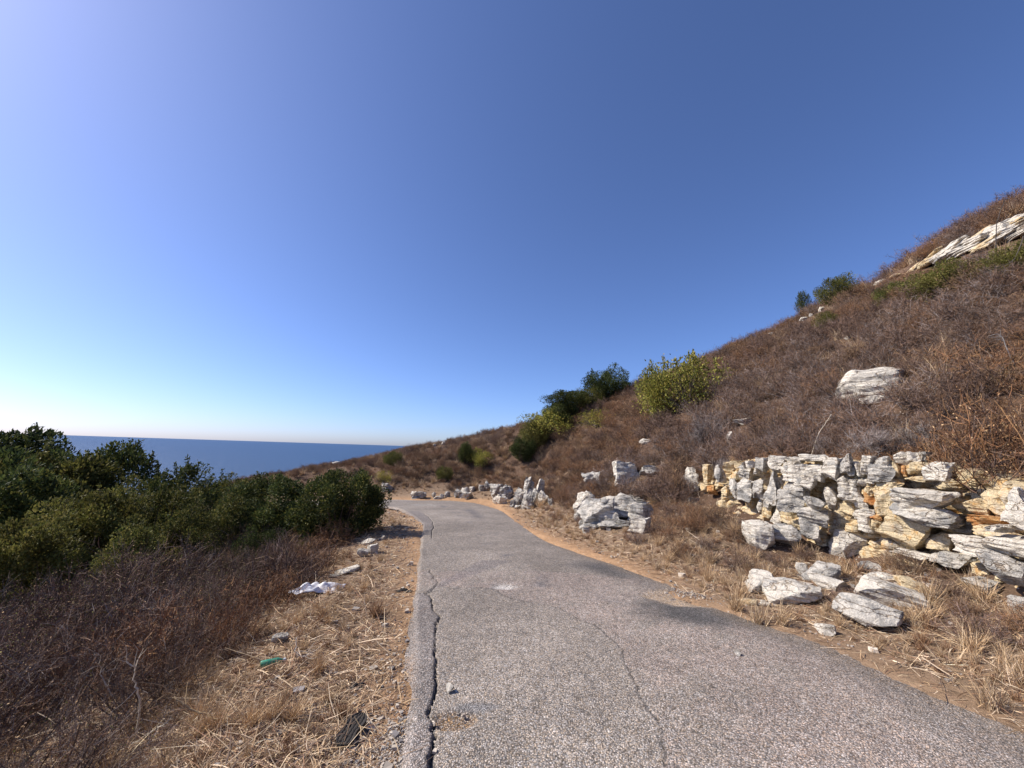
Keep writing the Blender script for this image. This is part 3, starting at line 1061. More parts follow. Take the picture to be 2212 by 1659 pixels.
# rocks showing through the scrub higher up
for px, py, w, h, lb in [(1775, 655, 12, 12, 'small pale rock high on the hill below the upright dark shrub'), (1736, 688, 16, 9, 'low pale stone on the upper hill near the skyline'), (1752, 676, 8, 8, 'tiny white stone high on the hillside scrub'), (1668, 720, 14, 8, 'white stone near the skyline above the yellow-green shrub'),
                         (1395, 953, 30, 12, 'flat white rock in scrub above the middle outcrop'), (1577, 948, 12, 34, 'narrow pale standing rock in the scrub left of the grey cushions'), (1605, 910, 40, 18, 'pale ledge rock in the scrub right of the yellow-green shrub'),
                         (1830, 730, 12, 9, 'small stone in the hillside scrub above the large boulder'), (958, 958, 10, 8, 'white stone on the skyline of the far slope'), (938, 962, 8, 7, 'tiny white stone on the far skyline'), (726, 1000, 18, 6, 'pale flat rock on the far spur above the sea')]:
    boulder(px, py, w, h, 'boulder', random.randrange(8), 'rock_white', lb, .8)
# white ledge on the right skyline
ledge = empty('rock_ledge', tuple(hit(2100, 540)[0]))
tag(ledge, 'sunlit cream rock ledge along the skyline at the top right', 'rock ledge')
lo = np.array(ledge.location)
for i, (px, py, w, h) in enumerate([(2010, 560, 50, 20), (2050, 545, 60, 24), (2092, 532, 60, 24), (2120, 513, 56, 24), (2150, 500, 60, 30), (2184, 487, 56, 28), (2210, 476, 50, 26), (2236, 460, 60, 30), (2070, 530, 40, 14), (2130, 526, 50, 14), (2175, 510, 60, 16), (2205, 500, 50, 16), (1975, 572, 30, 10), (1895, 600, 24, 9), (1870, 606, 18, 9), (1935, 588, 24, 9)]):
    d = ray(px, py)
    P, s_ = hit(px, py + h * .6)
    s_ = min(s_, 27.0)
    P = EYE + d * s_ * .985
    if h <= 10:
        P[2] = ground(P)[0] + h / F * s_ * .2
    hx, hz_ = w / F * s_ / 2 * 1.1, h / F * s_ / 2 * 1.15
    ROCKS.append((px, py, w * 1.2, h * 1.6, s_ + 1))
    place_rock('rock_block', 'crag', i % 9, 'rock_ochre' if i % 3 == 0 else 'rock_white', P - lo, (hx, hx * .9, hz_), (random.uniform(-.1, .1), -.45 + random.uniform(-.1, .1), -.5), ledge)
# stones on the left verge
for px, py, w, h, kind, mt, lb, rt in [(806, 1187, 26, 22, 'stone', 'rock_white', 'small pale block-shaped stone on the left verge below the round bush', (0, 0, .4)), (783, 1196, 26, 18, 'stone', 'rock_grey', 'low grey-white stone left of the block-shaped stone on the verge', (0, .2, 0)),
                                       (797, 1172, 30, 12, 'slab', 'rock_white', 'long white stone in front of the round dark bush', (0, -.3, .2)), (827, 1162, 12, 9, 'stone', 'rock_white', 'tiny white stone on the verge by the bush shadow', (0, 0, 0)), (748, 1236, 54, 12, 'slab', 'rock_white', 'flat pale stone slab sunk in the left verge above the white bag', (0, -.2, 0)),
                                       (720, 1247, 20, 10, 'stone', 'rock_grey', 'small grey stone beside the sunken slab on the left verge', (0, 0, 0)), (603, 1382, 34, 18, 'stone', 'rock_white', 'dusty pale stone at the edge of the round brown shrub on the left', (0, 0, .2)), (833, 1352, 14, 9, 'stone', 'rock_white', 'small white stone on the straw beside the road edge', (0, 0, 0)),
                                       (972, 1497, 16, 11, 'stone', 'rock_white', 'loose white stone lying on the asphalt near the long crack', (0, 0, 0)), (1595, 1420, 13, 9, 'stone', 'rock_grey', 'loose stone lying on the right half of the asphalt', (0, 0, 0))]:
    if px in (972, 1595):
        P = on_road(px, py + h * .4)
        P[2] += .05
        s_ = P[1]
        o = place_rock('stone', kind, 4, mt, P, (w / F * s_ / 2, w / F * s_ / 2, h / F * s_ / 2), (0, 0, .4))
        tag(o, lb, 'stone')
    else:
        o = boulder(px, py, w, h, kind, px % 9, mt, lb, .8, rt, name='stone')
        o['category'] = 'stone'

# ------------------------------------------------------------------ plants: generators
def pick(g_, pal, n, jit=.18):
    pal = np.array(pal)
    c = pal[g_.integers(0, len(pal), n)]
    return np.clip(c * (1 + g_.normal(size=(n, 1)) * jit), .004, .9)


def along(P, t):
    """points on polylines P (n,k,3) at parameter t (n,m) -> (n,m,3), direction"""
    n, k, _ = P.shape
    f = np.clip(t * (k - 1), 0, k - 1.001)
    i = f.astype(int)
    r = np.arange(n)[:, None]
    a, b = P[r, i], P[r, i + 1]
    return a + (b - a) * (f - i)[..., None], unit(b - a)


def grow(g_, starts, dirs, length, k, bend, up):
    """curving polylines"""
    n = len(starts)
    P = [starts]
    d = unit(dirs)
    for _ in range(k - 1):
        d = unit(d + g_.normal(size=(n, 3)) * bend + np.array([0, 0, up]))
        P.append(P[-1] + d * (length / (k - 1))[:, None])
    return np.stack(P, 1)


def dry_shrub_mesh(name, seed, R, H, bark, twig, speck, n0=26, n1=9, n2=6, speck_n=1500, tw=.0055, spiky=.5, speck_l=.016):
    g_ = np.random.default_rng(seed)
    G = Geo()
    az = g_.uniform(0, 2 * np.pi, n0)
    tilt = np.arccos(g_.uniform(.12, 1, n0))
    D = np.column_stack([np.sin(tilt) * np.cos(az), np.sin(tilt) * np.sin(az), np.cos(tilt)])
    ln = 1 / np.sqrt((np.sin(tilt) / R) ** 2 + (np.cos(tilt) / H) ** 2) * g_.uniform(.75, 1.0, n0)
    st = np.column_stack([g_.normal(size=(n0, 2)) * R * .12, np.full(n0, -.04)])
    S = grow(g_, st, D + np.array([0, 0, .25]), ln, 5, .16, .0)
    rad = np.linspace(.010, .0035, 5)[None] * g_.uniform(.6, 1.2, (n0, 1)) * (H / .7)
    G.tubes(S, rad, pick(g_, bark, n0), 3)
    t = g_.uniform(.3, 1, (n0, n1))
    A, T = along(S, t)
    A, T = A.reshape(-1, 3), T.reshape(-1, 3)
    d1 = unit(T + g_.normal(size=A.shape) * .75 + np.array([0, 0, .25]))
    B1 = grow(g_, A, d1, R * g_.uniform(.25, .5, len(A)), 4, .16, .03)
    G.strips(B1, np.broadcast_to(np.linspace(tw * 1.3, tw * .8, 4), (len(A), 4)), pick(g_, bark + twig, len(A)), g_)
    t = g_.uniform(.15, 1, (len(B1), n2))
    A, T = along(B1, t)
    A, T = A.reshape(-1, 3), T.reshape(-1, 3)
    d2 = unit(T * spiky + g_.normal(size=A.shape) * .7 + np.array([0, 0, .2]))
    B2 = grow(g_, A, d2, R * g_.uniform(.1, .26, len(A)), 3, .14, .02)
    G.strips(B2, np.broadcast_to(np.linspace(tw, tw * .45, 3), (len(A), 3)), pick(g_, twig, len(A), .25), g_)
    if speck_n:
        j = g_.integers(0, len(B2), speck_n)
        P = B2[j, 2] + (B2[j, 1] - B2[j, 2]) * g_.uniform(0, 1, (speck_n, 1))
        G.leaves(P, g_.normal(size=P.shape), g_.uniform(.6, 1.5, speck_n) * speck_l, g_.uniform(.5, 1.1, speck_n) * speck_l * .6, pick(g_, speck, speck_n, .3), g_)
    return G.mesh(name, M['twig'])


def crown_mesh(name, seed, ratio, pal, clumps=60, per=150, leaf=.055, shoots=10, loose=.25, hollow=.55, shoot_l=.26, lump_r=1.0):
    """crown of radius 1, height ratio, standing on z = 0; returns crown and wood meshes"""
    g_ = np.random.default_rng(seed)
    G, W = Geo(), Geo()
    az = g_.uniform(0, 2 * np.pi, clumps)
    u = g_.uniform(-1, 1, clumps)
    r = np.where(g_.uniform(size=clumps) < .8, g_.uniform(.66, .84, clumps), g_.uniform(.2, .6, clumps))
    lump = 1 + .22 * np.sin(az * 2 + g_.uniform(0, 6)) * g_.uniform(.3, 1) + g_.normal(size=clumps) * .07
    Cc = np.column_stack([np.cos(az) * np.sqrt(1 - u * u) * r * lump, np.sin(az) * np.sqrt(1 - u * u) * r * lump, ratio * (.5 + .5 * u * r * (1 + .1 * g_.normal(size=clumps)))])
    rc = g_.uniform(.6, 1.15, clumps) * min(.36, 1.9 / math.sqrt(clumps)) * lump_r
    tone = g_.uniform(.6, 1.45, clumps)
    n = clumps * per
    ci = np.repeat(np.arange(clumps), per)
    dd = unit(g_.normal(size=(n, 3)))
    rr = np.where(g_.uniform(size=n) < .72, g_.uniform(.72, 1.02, n), g_.uniform(.1, .8, n)) * (1 + g_.exponential(loose * .25, n))
    P = Cc[ci] + dd * (rc[ci] * rr)[:, None]
    P[:, 2] = np.maximum(P[:, 2], .02)
    out = unit(P - np.array([0, 0, ratio * .35]))
    D = dd * .7 + out * .5 + np.array([0, 0, .35]) + g_.normal(size=(n, 3)) * .55
    C = pick(g_, pal, n, .2) * tone[ci][:, None]
    G.leaves(P, D, leaf * g_.uniform(.6, 1.3, n), leaf * .55 * g_.uniform(.6, 1.3, n), C, g_)
    # limbs
    k = min(clumps, 34)
    st = np.column_stack([g_.normal(size=(k, 2)) * .05, np.full(k, -.06)])
    mid_ = (st + Cc[:k]) / 2 + g_.normal(size=(k, 3)) * .06 + np.array([0, 0, .04])
    L = np.stack([st, st * .6 + mid_ * .4, mid_, mid_ * .45 + Cc[:k] * .55, Cc[:k]], 1)
    W.tubes(L, np.array([.030, .022, .015, .010, .005])[None] * g_.uniform(.6, 1.2, (k, 1)), pick(g_, [(.10, .08, .065)], k), 4)
    if shoots:
        top = np.argsort(-Cc[:, 2] - g_.uniform(0, .3, clumps))[:shoots]
        sp = grow(g_, Cc[top] + np.array([0, 0, .05]), g_.normal(size=(shoots, 3)) * .35 + np.array([0, 0, 1]), g_.uniform(.5, 1, shoots) * shoot_l, 4, .12, .1)
        W.tubes(sp, np.broadcast_to(np.array([.008, .006, .005, .003]), (shoots, 4)), pick(g_, [(.10, .09, .06)], shoots), 3)
        m_ = 46
        A, T = along(sp, g_.uniform(.1, 1, (shoots, m_)))
        A, T = A.reshape(-1, 3), T.reshape(-1, 3)
        A = A + g_.normal(size=A.shape) * .012
        G.leaves(A, T + g_.normal(size=A.shape) * .8, leaf * g_.uniform(.7, 1.3, len(A)), leaf * .5 * g_.uniform(.7, 1.3, len(A)), pick(g_, pal, len(A), .2) * 1.1, g_)
    return G.mesh(name + '_crown', M['leaf']), W.mesh(name + '_wood', M['bark'])


def tuft_mesh(name, seed, n, H, spread, pal, w=.006, lean=.35):
    g_ = np.random.default_rng(seed)
    G = Geo()
    az = g_.uniform(0, 2 * np.pi, n)
    st = np.column_stack([g_.normal(size=(n, 2)) * spread * .35, np.full(n, -.02)])
    D = np.column_stack([np.cos(az) * lean, np.sin(az) * lean, np.ones(n)]) + g_.normal(size=(n, 3)) * lean * .5
    P = grow(g_, st, D, H * g_.uniform(.45, 1.1, n), 4, .09, -.09)
    G.strips(P, np.broadcast_to(np.array([w, w * .9, w * .65, w * .15]), (n, 4)), pick(g_, pal, n, .22), g_)
    return G.mesh(name, M['straw'])


RUST = [(.26, .135, .065), (.22, .11, .058), (.29, .165, .08)]
BROWN = [(.19, .115, .075), (.16, .095, .065), (.22, .145, .10)]
PURP = [(.175, .12, .10), (.15, .105, .09), (.21, .15, .125)]
GREYT = [(.25, .21, .19), (.21, .18, .17), (.30, .26, .23)]
TAN = [(.46, .31, .17), (.40, .26, .14), (.52, .37, .22)]
STRAW = [(.48, .335, .19), (.40, .27, .155), (.58, .44, .28), (.33, .215, .13), (.52, .40, .28)]
BARKD = [(.10, .075, .065), (.13, .10, .085)]
DARKG = [(.046, .062, .018), (.062, .078, .022), (.085, .100, .030), (.034, .050, .018)]
OLIVE = [(.135, .13, .034), (.165, .155, .040), (.11, .115, .030), (.20, .17, .055)]
YELG = [(.29, .28, .055), (.35, .31, .06), (.20, .225, .05), (.42, .35, .09)]
YELL = [(.42, .33, .05), (.35, .28, .05), (.24, .22, .05)]

SH = [dry_shrub_mesh('dry_shrub', 101, .62, .62, BARKD, BROWN + RUST, RUST, speck_n=1900),
      dry_shrub_mesh('dry_shrub', 102, .66, .70, BARKD, PURP + BROWN, BROWN + RUST, speck_n=1300),
      dry_shrub_mesh('dry_shrub', 103, .58, .52, BARKD, RUST + BROWN, RUST + TAN[:1], speck_n=2300),
      dry_shrub_mesh('dry_shrub', 104, .70, .60, BARKD + GREYT[:1], GREYT[:1] + BROWN, BROWN + RUST[:1], speck_n=1000),
      dry_shrub_mesh('dry_shrub', 105, .60, .80, BARKD, PURP + BROWN, BROWN + OLIVE[:1], speck_n=1500, spiky=1.1),
      dry_shrub_mesh('dry_shrub', 106, .64, .58, BARKD, BROWN + TAN[1:2], RUST + TAN[1:2], speck_n=1700)]
GREYSH = [dry_shrub_mesh('grey_cushion', 111, .60, .50, GREYT, GREYT, GREYT, n0=34, n1=11, n2=7, speck_n=700, tw=.0045),
          dry_shrub_mesh('grey_cushion', 112, .62, .56, BARKD, GREYT + PURP[:1], GREYT, n0=34, n1=11, n2=7, speck_n=700, tw=.0045)]
THORN = [dry_shrub_mesh('thorn_bush', 121, 1.0, 1.25, BARKD, BROWN + BARKD + GREYT[:2], BROWN + OLIVE[:1] + TAN, n0=22, n1=13, n2=11, speck_n=3600, tw=.0042, spiky=.9, speck_l=.02),
         dry_shrub_mesh('thorn_bush', 122, 1.05, 1.05, BARKD, BROWN + BARKD + GREYT[1:2], BROWN + RUST + TAN[:1], n0=24, n1=13, n2=11, speck_n=3800, tw=.0042, spiky=.8, speck_l=.018),
         dry_shrub_mesh('thorn_bush', 123, .95, 1.45, BARKD, PURP + BARKD + BROWN, OLIVE + BROWN + TAN[:1], n0=18, n1=14, n2=11, speck_n=3400, tw=.0042, spiky=1.0, speck_l=.022)]
TUFT = [tuft_mesh('dry_grass_tuft', 131, 90, .30, .10, STRAW), tuft_mesh('dry_grass_tuft', 132, 70, .22, .12, STRAW + RUST[2:], lean=.6), tuft_mesh('dry_grass_tuft', 133, 110, .38, .11, STRAW[:3] + TAN, lean=.45)]
TUFTB = [tuft_mesh('brown_grass_tuft', 141, 140, .20, .10, RUST + TAN[1:2] + BROWN, lean=.5, w=.005)]
CR = {'dark': crown_mesh('evergreen', 201, 1.35, DARKG, 60, 330, .050, 16, shoot_l=.3),
      'dark2': crown_mesh('evergreen', 202, 1.2, DARKG + OLIVE[:1], 60, 330, .048, 12),
      'round': crown_mesh('round_bush', 203, 1.42, DARKG + OLIVE[1:2], 100, 330, .046, 8, loose=.1, shoot_l=.18),
      'olive': crown_mesh('olive_shrub', 204, 1.25, OLIVE, 50, 300, .050, 12),
      'olive2': crown_mesh('olive_shrub', 205, 1.2, OLIVE + DARKG[:2], 50, 300, .048, 14),
      'yel': crown_mesh('yellow_shrub', 206, 1.2, YELG + OLIVE[:1], 36, 150, .062, 16, loose=.5, shoot_l=.36),
      'gold': crown_mesh('golden_shrub', 207, 1.0, YELL + YELG, 22, 100, .062, 6, loose=.6),
      'spry': crown_mesh('sprig_shrub', 208, 1.7, DARKG + OLIVE[:1], 40, 180, .058, 22, loose=.3, shoot_l=.42),
      'tdark': crown_mesh('tall_evergreen', 209, 2.3, DARKG + OLIVE[:1], 85, 420, .050, 12, loose=.1, shoot_l=.26),
      'tdark2': crown_mesh('tall_evergreen', 212, 2.3, DARKG, 85, 420, .050, 8, loose=.1, shoot_l=.22),
      'tolive': crown_mesh('tall_olive', 210, 2.3, OLIVE, 80, 400, .052, 10, loose=.1, shoot_l=.24),
      'tolive2': crown_mesh('tall_olive', 213, 2.3, OLIVE + DARKG[:2], 80, 400, .050, 10, loose=.15, shoot_l=.24),
      'tspry': crown_mesh('tall_sprig', 211, 2.4, DARKG + OLIVE[:1], 65, 360, .052, 26, loose=.12, shoot_l=.5)}
CRZ = {k: max(v.co.z for v in me[0].vertices) for k, me in CR.items()}


def green(kind, P, R, H, label, group, seed, name='green_shrub'):
    root = empty(name, (P[0], P[1], P[2] - .03))
    root.rotation_euler = (0, 0, seed * 1.7)
    root.scale = (R, R, H / CRZ[kind] * 1.04)
    c = link('crown', CR[kind][0], root)
    w = link('trunk', CR[kind][1], root)
    tag(root, label, 'shrub', group)
    return root


PLACED = []          # (x, y, r) of everything scrub must not swallow


def green_hill(px, top, base, width, kind, label, seed, group='green shrubs on the right hillside', push=0.0):
    P, s_ = hit(px, base)
    s2 = s_
    R = width / F * s2 / 2
    e = unit(P[:2])
    P = np.array([P[0] + e[0] * R * .4, P[1] + e[1] * R * .4, 0])
    P[2] = ground(P)[0]
    s3 = s2 + R * .4
    H = max((EYE + ray(px, top) * s3)[2] - P[2], .4)
    PLACED.append((P[0], P[1], R))
    return green(kind, P, R, H, label, group, seed)


green_hill(1312, 787, 868, 112, 'dark', 'dense dark evergreen shrub standing against the sky on the right hill', 1)
green_hill(1485, 748, 895, 190, 'yel', 'large yellow-green shrub with a branch reaching left against the sky', 2)
green_hill(1420, 770, 915, 90, 'yel', 'yellow-green lower shrub on the left flank of the large yellow-green shrub', 3)
green_hill(1240, 842, 900, 130, 'dark2', 'dark rounded shrub on the hill edge left of the dense evergreen', 4)
green_hill(1182, 878, 960, 140, 'yel', 'olive-green shrub on the hill edge between dark shrubs', 5)
green_hill(1130, 938, 1008, 74, 'dark', 'narrow dark shrub hanging down the bank below the olive shrub', 6)
green_hill(1034, 965, 1018, 62, 'yel', 'yellow-green shrub on the bank above the road bend', 7)
green_hill(1006, 952, 1008, 40, 'dark2', 'small dark shrub just left of the yellow-green one above the bend', 8)
green_hill(850, 973, 1008, 54, 'olive2', 'lone round green shrub on the far slope by the sea', 9)
green_hill(1292, 876, 928, 90, 'gold', 'small golden-yellow shrub below the dense dark evergreen', 10)
green_hill(1735, 622, 672, 42, 'spry', 'small upright dark shrub poking above the right skyline', 11)
green_hill(1815, 595, 640, 100, 'olive2', 'low green shrub on the skyline between upright shrub and rock ledge', 12)
green_hill(2060, 560, 655, 170, 'olive', 'olive-green shrub below the cream skyline ledge', 13)
green_hill(1930, 610, 665, 90, 'olive2', 'dull green shrub left of the olive shrub under the skyline ledge', 14)
green_hill(1790, 672, 715, 56, 'olive', 'small green shrub in brown scrub below the skyline', 15)
green_hill(2200, 520, 600, 120, 'olive', 'green shrub cut by the right edge of the picture below the ledge', 16)
green_hill(958, 1005, 1040, 40, 'olive2', 'dull green low shrub on the far bank above the bend', 17)
green_hill(832, 1010, 1046, 40, 'gold', 'tiny yellowish shrub on the far slope behind the round bush', 18)


def green_left(px, top, width, s_, kind, label, seed, minh=1.2):
    P = EYE + ray(px, top) * s_
    ztop = P[2]
    P[2] = ground(P)[0]
    H = max(ztop - P[2], minh)
    R = max(width / F * s_ / 2, .42 * H)
    PLACED.append((P[0], P[1], R * .8))
    return green(kind, P, R, H, label, 'green thicket on the left slope', seed)


green_left(742, 1012, 210, 9.7, 'round', 'round dense dark green bush beside the left edge of the road', 1)
green_left(588, 1024, 220, 10.0, 'tdark', 'dark bush directly left of the round roadside bush', 2)
green_left(410, 988, 150, 13.5, 'tspry', 'bush with upright leafy sprigs standing against the sea', 3)
green_left(485, 1022, 120, 14.5, 'tolive2', 'low green bush between the sprigged bush and the dark bush', 4)
green_left(240, 955, 215, 14.0, 'tdark', 'broad dark-topped bush against the sea on the left', 5)
green_left(140, 968, 190, 12.5, 'tolive', 'olive-green bush in front of the broad dark bush', 6)
green_left(36, 922, 150, 15.5, 'tdark2', 'tall dark bush rising above the horizon at the left edge', 7)
green_left(-25, 900, 110, 13.0, 'tspry', 'sprigged dark bush cut by the left edge of the picture', 8)
green_left(30, 1010, 170, 9.5, 'tdark', 'dark shaded bush low at the left edge', 9)
green_left(330, 1030, 180, 10.8, 'tolive2', 'mixed green bush below the sprigged bush', 10)
green_left(190, 1050, 200, 9.2, 'tolive', 'olive bush in the middle of the left thicket', 11)
green_left(470, 1070, 150, 8.8, 'tolive2', 'faded green bush left of the two dark roadside bushes', 12)
green_left(90, 1110, 190, 7.6, 'tolive', 'nearest olive bush at the left, above the bare brown scrub', 13)
green_left(330, 1110, 150, 7.8, 'tolive2', 'small faded bush at the upper edge of the bare brown scrub', 14)
green_left(570, 1130, 100, 8.3, 'dark', 'dark leafy bush at the shaded foot of the roadside bushes', 15, .8)
green_left(660, 1165, 70, 8.2, 'olive', 'little pale green bush at the foot of the round bush', 16, .4)
green_left(545, 1034, 130, 12.0, 'tolive2', 'green bush filling the gap behind the dark roadside bush', 18)
green_left(-90, 960, 200, 11, 'tdark2', 'dark bush mostly outside the left edge of the picture', 17)

green_hill(1210, 862, 930, 100, 'dark2', 'dark shrub filling the gap between olive shrub and dark rounded shrub', 21)
green_hill(1275, 832, 890, 80, 'olive2', 'mid-green shrub at the left foot of the dense evergreen', 22)
green_hill(1155, 905, 978, 90, 'olive', 'olive shrub low on the hill edge above the narrow dark shrub', 23)

# ------------------------------------------------------------------ scrub on the hill
def darts(N_, rmin, rmax, a0, a1, dmin, seed, test):
    g_ = np.random.default_rng(seed)
    r = rmin * (rmax / rmin) ** g_.uniform(0, 1, N_)
    a = np.radians(g_.uniform(a0, a1, N_))
    P = np.column_stack([np.sin(a) * r, np.cos(a) * r])
    P = P[test(P)]
    grid, out = {}, []
    for p in P:
        rr = math.hypot(*p)
        dm = dmin(rr)
        c = (int(p[0] // 1.5), int(p[1] // 1.5))
        ok = True
        for i in (-1, 0, 1):
            for j in (-1, 0, 1):
                for o_ in grid.get((c[0] + i, c[1] + j), ()):
                    if (o_[0] - p[0]) ** 2 + (o_[1] - p[1]) ** 2 < dm * dm:
                        ok = False
                        break
                if not ok:
                    break
            if not ok:
                break
        if ok:
            grid.setdefault(c, []).append(p)
            out.append(p)
    out = np.array(out)
    return np.column_stack([out, ground(out)])


def hides_rock(P, R, H):
    """True where a shrub would stand in front of a rock the photograph shows"""
    px, py, z = project(P + np.column_stack([np.zeros(len(P)), np.zeros(len(P)), H * .5]))
    s_ = np.maximum(z, .5)
    hw, hh = R / s_ * F, H * .5 / s_ * F
    bad = np.zeros(len(P), bool)
    for rx, ry, rw, rh, rs in ROCKS:
        bad |= (np.abs(px - rx) < rw * .42 + hw * .4) & (np.abs(py - ry) < rh * .38 + hh * .6) & (s_ < rs + .3)
    return bad


def wall_side(P):
    """metres right of the outcrop's foot (large negative where there is no outcrop)"""
    xw = np.interp(P[:, 1], WALL[:, 1], WALL[:, 0])
    return np.where(P[:, 1] < 10.6, P[:, 0] - xw, np.nan)


def hill_test(P):
    d, z, sd = road_near(P)
    ws = wall_side(P)
    ok = (sd > 0) & (d > 1.7)
    ok &= np.isnan(ws) | (ws > .85) | (P[:, 1] > 8.2) & (P[:, 1] < 10.6) & (ws < -.6) & (d > 1.9)
    for x, y, r in PLACED:
        ok &= (P[:, 0] - x) ** 2 + (P[:, 1] - y) ** 2 > (r * .55) ** 2
    return ok


HP = darts(75000, 4.2, 80, -50, 74, lambda r: .36 + .0065 * r, 51, hill_test)
g_ = np.random.default_rng(52)
n_h = len(HP)
hs = g_.uniform(.62, 1.15, n_h)
pd, _, _ = road_near(HP)
hs *= np.where(pd < 3.2, .62, 1.0)
patch = Waves(53, [(.35, .6), (.9, .5), (2.3, .3)], 6)(HP)
far = (HP[:, 1] > 24) & (HP[:, 0] < HP[:, 1] * .12)
kidx = np.where(patch < -.62, 3, np.where(patch < -.15, 1, np.where(patch < .25, 0, np.where(patch < .6, 2, 5))))
kidx = np.where(g_.uniform(size=n_h) < .28, g_.integers(0, 6, n_h), kidx)
kidx = np.where(far & (g_.uniform(size=n_h) < .6), 5, kidx)
hs = np.where(far, hs * .85, hs)
RADS = np.array([.62, .66, .58, .70, .60, .64])
HTS = np.array([.62, .70, .52, .60, .80, .58])
bad = hides_rock(HP, RADS[kidx] * hs, HTS[kidx] * hs)
HP, hs, kidx, far = HP[~bad], hs[~bad], kidx[~bad], far[~bad]
hrz = g_.uniform(0, 6.28, len(HP))
px, py, zc = project(HP + np.array([0, 0, .3]))
inview = (px > -40) & (px < 2250) & (zc > 0)
app = np.where(inview, hs / zc, 0)
order = np.argsort(-app)
SINGLE = set(order[:285].tolist())
src_obj = {}
HILL_LAB = {0: 'reddish-brown dry twiggy shrub', 1: 'purplish-brown bare shrub', 2: 'rust-coloured low dense shrub', 3: 'grey-brown bare shrub', 4: 'taller upright brown shrub', 5: 'tan-brown dry shrub'}
HILL_MARKS = [(1880, 800, 'the large boulder on the hill'), (1720, 960, 'the top of the outcrop, left half'), (1930, 950, 'the top of the outcrop, right half'), (2130, 1000, 'the right end of the outcrop'), (1340, 1010, 'the middle outcrop'), (1440, 1040, 'the gap between the two outcrops'), (1480, 850, 'the large yellow-green shrub'),
              (1310, 850, 'the dense dark evergreen on the hill'), (1150, 1030, 'the jagged rocks before the bend'), (2080, 580, 'the cream skyline ledge'), (1760, 680, 'the upright shrub on the skyline'), (2150, 750, 'the grey dead branch near the right edge'), (1620, 900, 'the pale ledge rock in the scrub'), (1650, 780, 'the skyline above the yellow-green shrub'),
              (1000, 1000, 'the yellow-green shrub above the bend'), (2000, 700, 'the olive shrub under the ledge'), (2150, 900, 'the right picture edge above the outcrop')]


def near_labels(pxs, pys, kinds, names, marks):
    out, best = [''] * len(pxs), {}
    for i, (a_, b_, k_) in enumerate(zip(pxs, pys, kinds)):
        ds = [math.hypot(a_ - m_[0], b_ - m_[1]) for m_ in marks]
        j = int(np.argmin(ds))
        best.setdefault((int(k_), j), []).append((ds[j], i))
    for (k_, j), lst in best.items():
        lst.sort()
        for r_, (_, i) in enumerate(lst):
            pre = (['closest to', 'second closest to', 'third closest to', 'fourth closest to', 'fifth closest to', 'sixth closest to'][r_]) if r_ < 6 else 'farther around'
            out[i] = '%s %s %s' % (names[k_], pre, marks[j][2])
    return out


hill_lab = near_labels(px[order[:285]], py[order[:285]], kidx[order[:285]], HILL_LAB, HILL_MARKS)
for i, lb_ in zip(order[:285], hill_lab):
    k = int(kidx[i])
    o = link('dry_shrub', SH[k])
    o.location = HP[i] - np.array([0, 0, .02])
    o.rotation_euler = (0, 0, hrz[i])
    o.scale = (hs[i],) * 3
    tag(o, lb_, 'shrub', 'dry shrubs on the right hillside')
    src_obj.setdefault(k, o)


def scatter(name, P, rz, sc, idx, sources, label=None, cat=None):
    me = bpy.data.meshes.new(name)
    me.vertices.add(len(P))
    me.vertices.foreach_set('co', np.asarray(P, np.float32).ravel())
    for nm, ty, dat in (('rz', 'FLOAT', rz), ('sc', 'FLOAT', sc), ('ix', 'INT', idx)):
        at = me.attributes.new(nm, ty, 'POINT')
        at.data.foreach_set('value', np.asarray(dat, np.int32 if ty == 'INT' else np.float32))
    o = link(name, me)
    ng = bpy.data.node_groups.new(name + '_nodes', 'GeometryNodeTree')
    ng.interface.new_socket('Geometry', in_out='INPUT', socket_type='NodeSocketGeometry')
    ng.interface.new_socket('Geometry', in_out='OUTPUT', socket_type='NodeSocketGeometry')
    gi, go = ng.nodes.new('NodeGroupInput'), ng.nodes.new('NodeGroupOutput')
    jn = ng.nodes.new('GeometryNodeJoinGeometry')

    def attr(nm, ty):
        a = ng.nodes.new('GeometryNodeInputNamedAttribute')
        a.data_type = ty
        a.inputs['Name'].default_value = nm
        return a.outputs['Attribute']
    rzs, scs, ixs = attr('rz', 'FLOAT'), attr('sc', 'FLOAT'), attr('ix', 'INT')
    cx = ng.nodes.new('ShaderNodeCombineXYZ')
    ng.links.new(rzs, cx.inputs['Z'])
    for k, so in sources.items():
        cmpn = ng.nodes.new('FunctionNodeCompare')
        cmpn.data_type, cmpn.operation = 'INT', 'EQUAL'
        ng.links.new(ixs, cmpn.inputs[2])
        cmpn.inputs[3].default_value = k
        oi = ng.nodes.new('GeometryNodeObjectInfo')
        oi.inputs['Object'].default_value = so
        oi.inputs['As Instance'].default_value = True
        oi.transform_space = 'ORIGINAL'
        ip = ng.nodes.new('GeometryNodeInstanceOnPoints')
        ng.links.new(gi.outputs[0], ip.inputs['Points'])
        ng.links.new(cmpn.outputs[0], ip.inputs['Selection'])
        ng.links.new(oi.outputs['Geometry'], ip.inputs['Instance'])
        ng.links.new(cx.outputs[0], ip.inputs['Rotation'])
        ng.links.new(scs, ip.inputs['Scale'])
        ng.links.new(ip.outputs[0], jn.inputs[0])
    ng.links.new(jn.outputs[0], go.inputs[0])
    md = o.modifiers.new('scatter', 'NODES')
    md.node_group = ng
    tag(o, label, cat, kind='stuff')
    return o


rest = order[285:]
rest = rest[np.isin(kidx[rest], list(src_obj))]
scatter('scrub', HP[rest] - np.array([0, 0, .02]), hrz[rest], hs[rest], kidx[rest], src_obj, 'dense brown dry scrub covering the hillside and far spur', 'scrub')

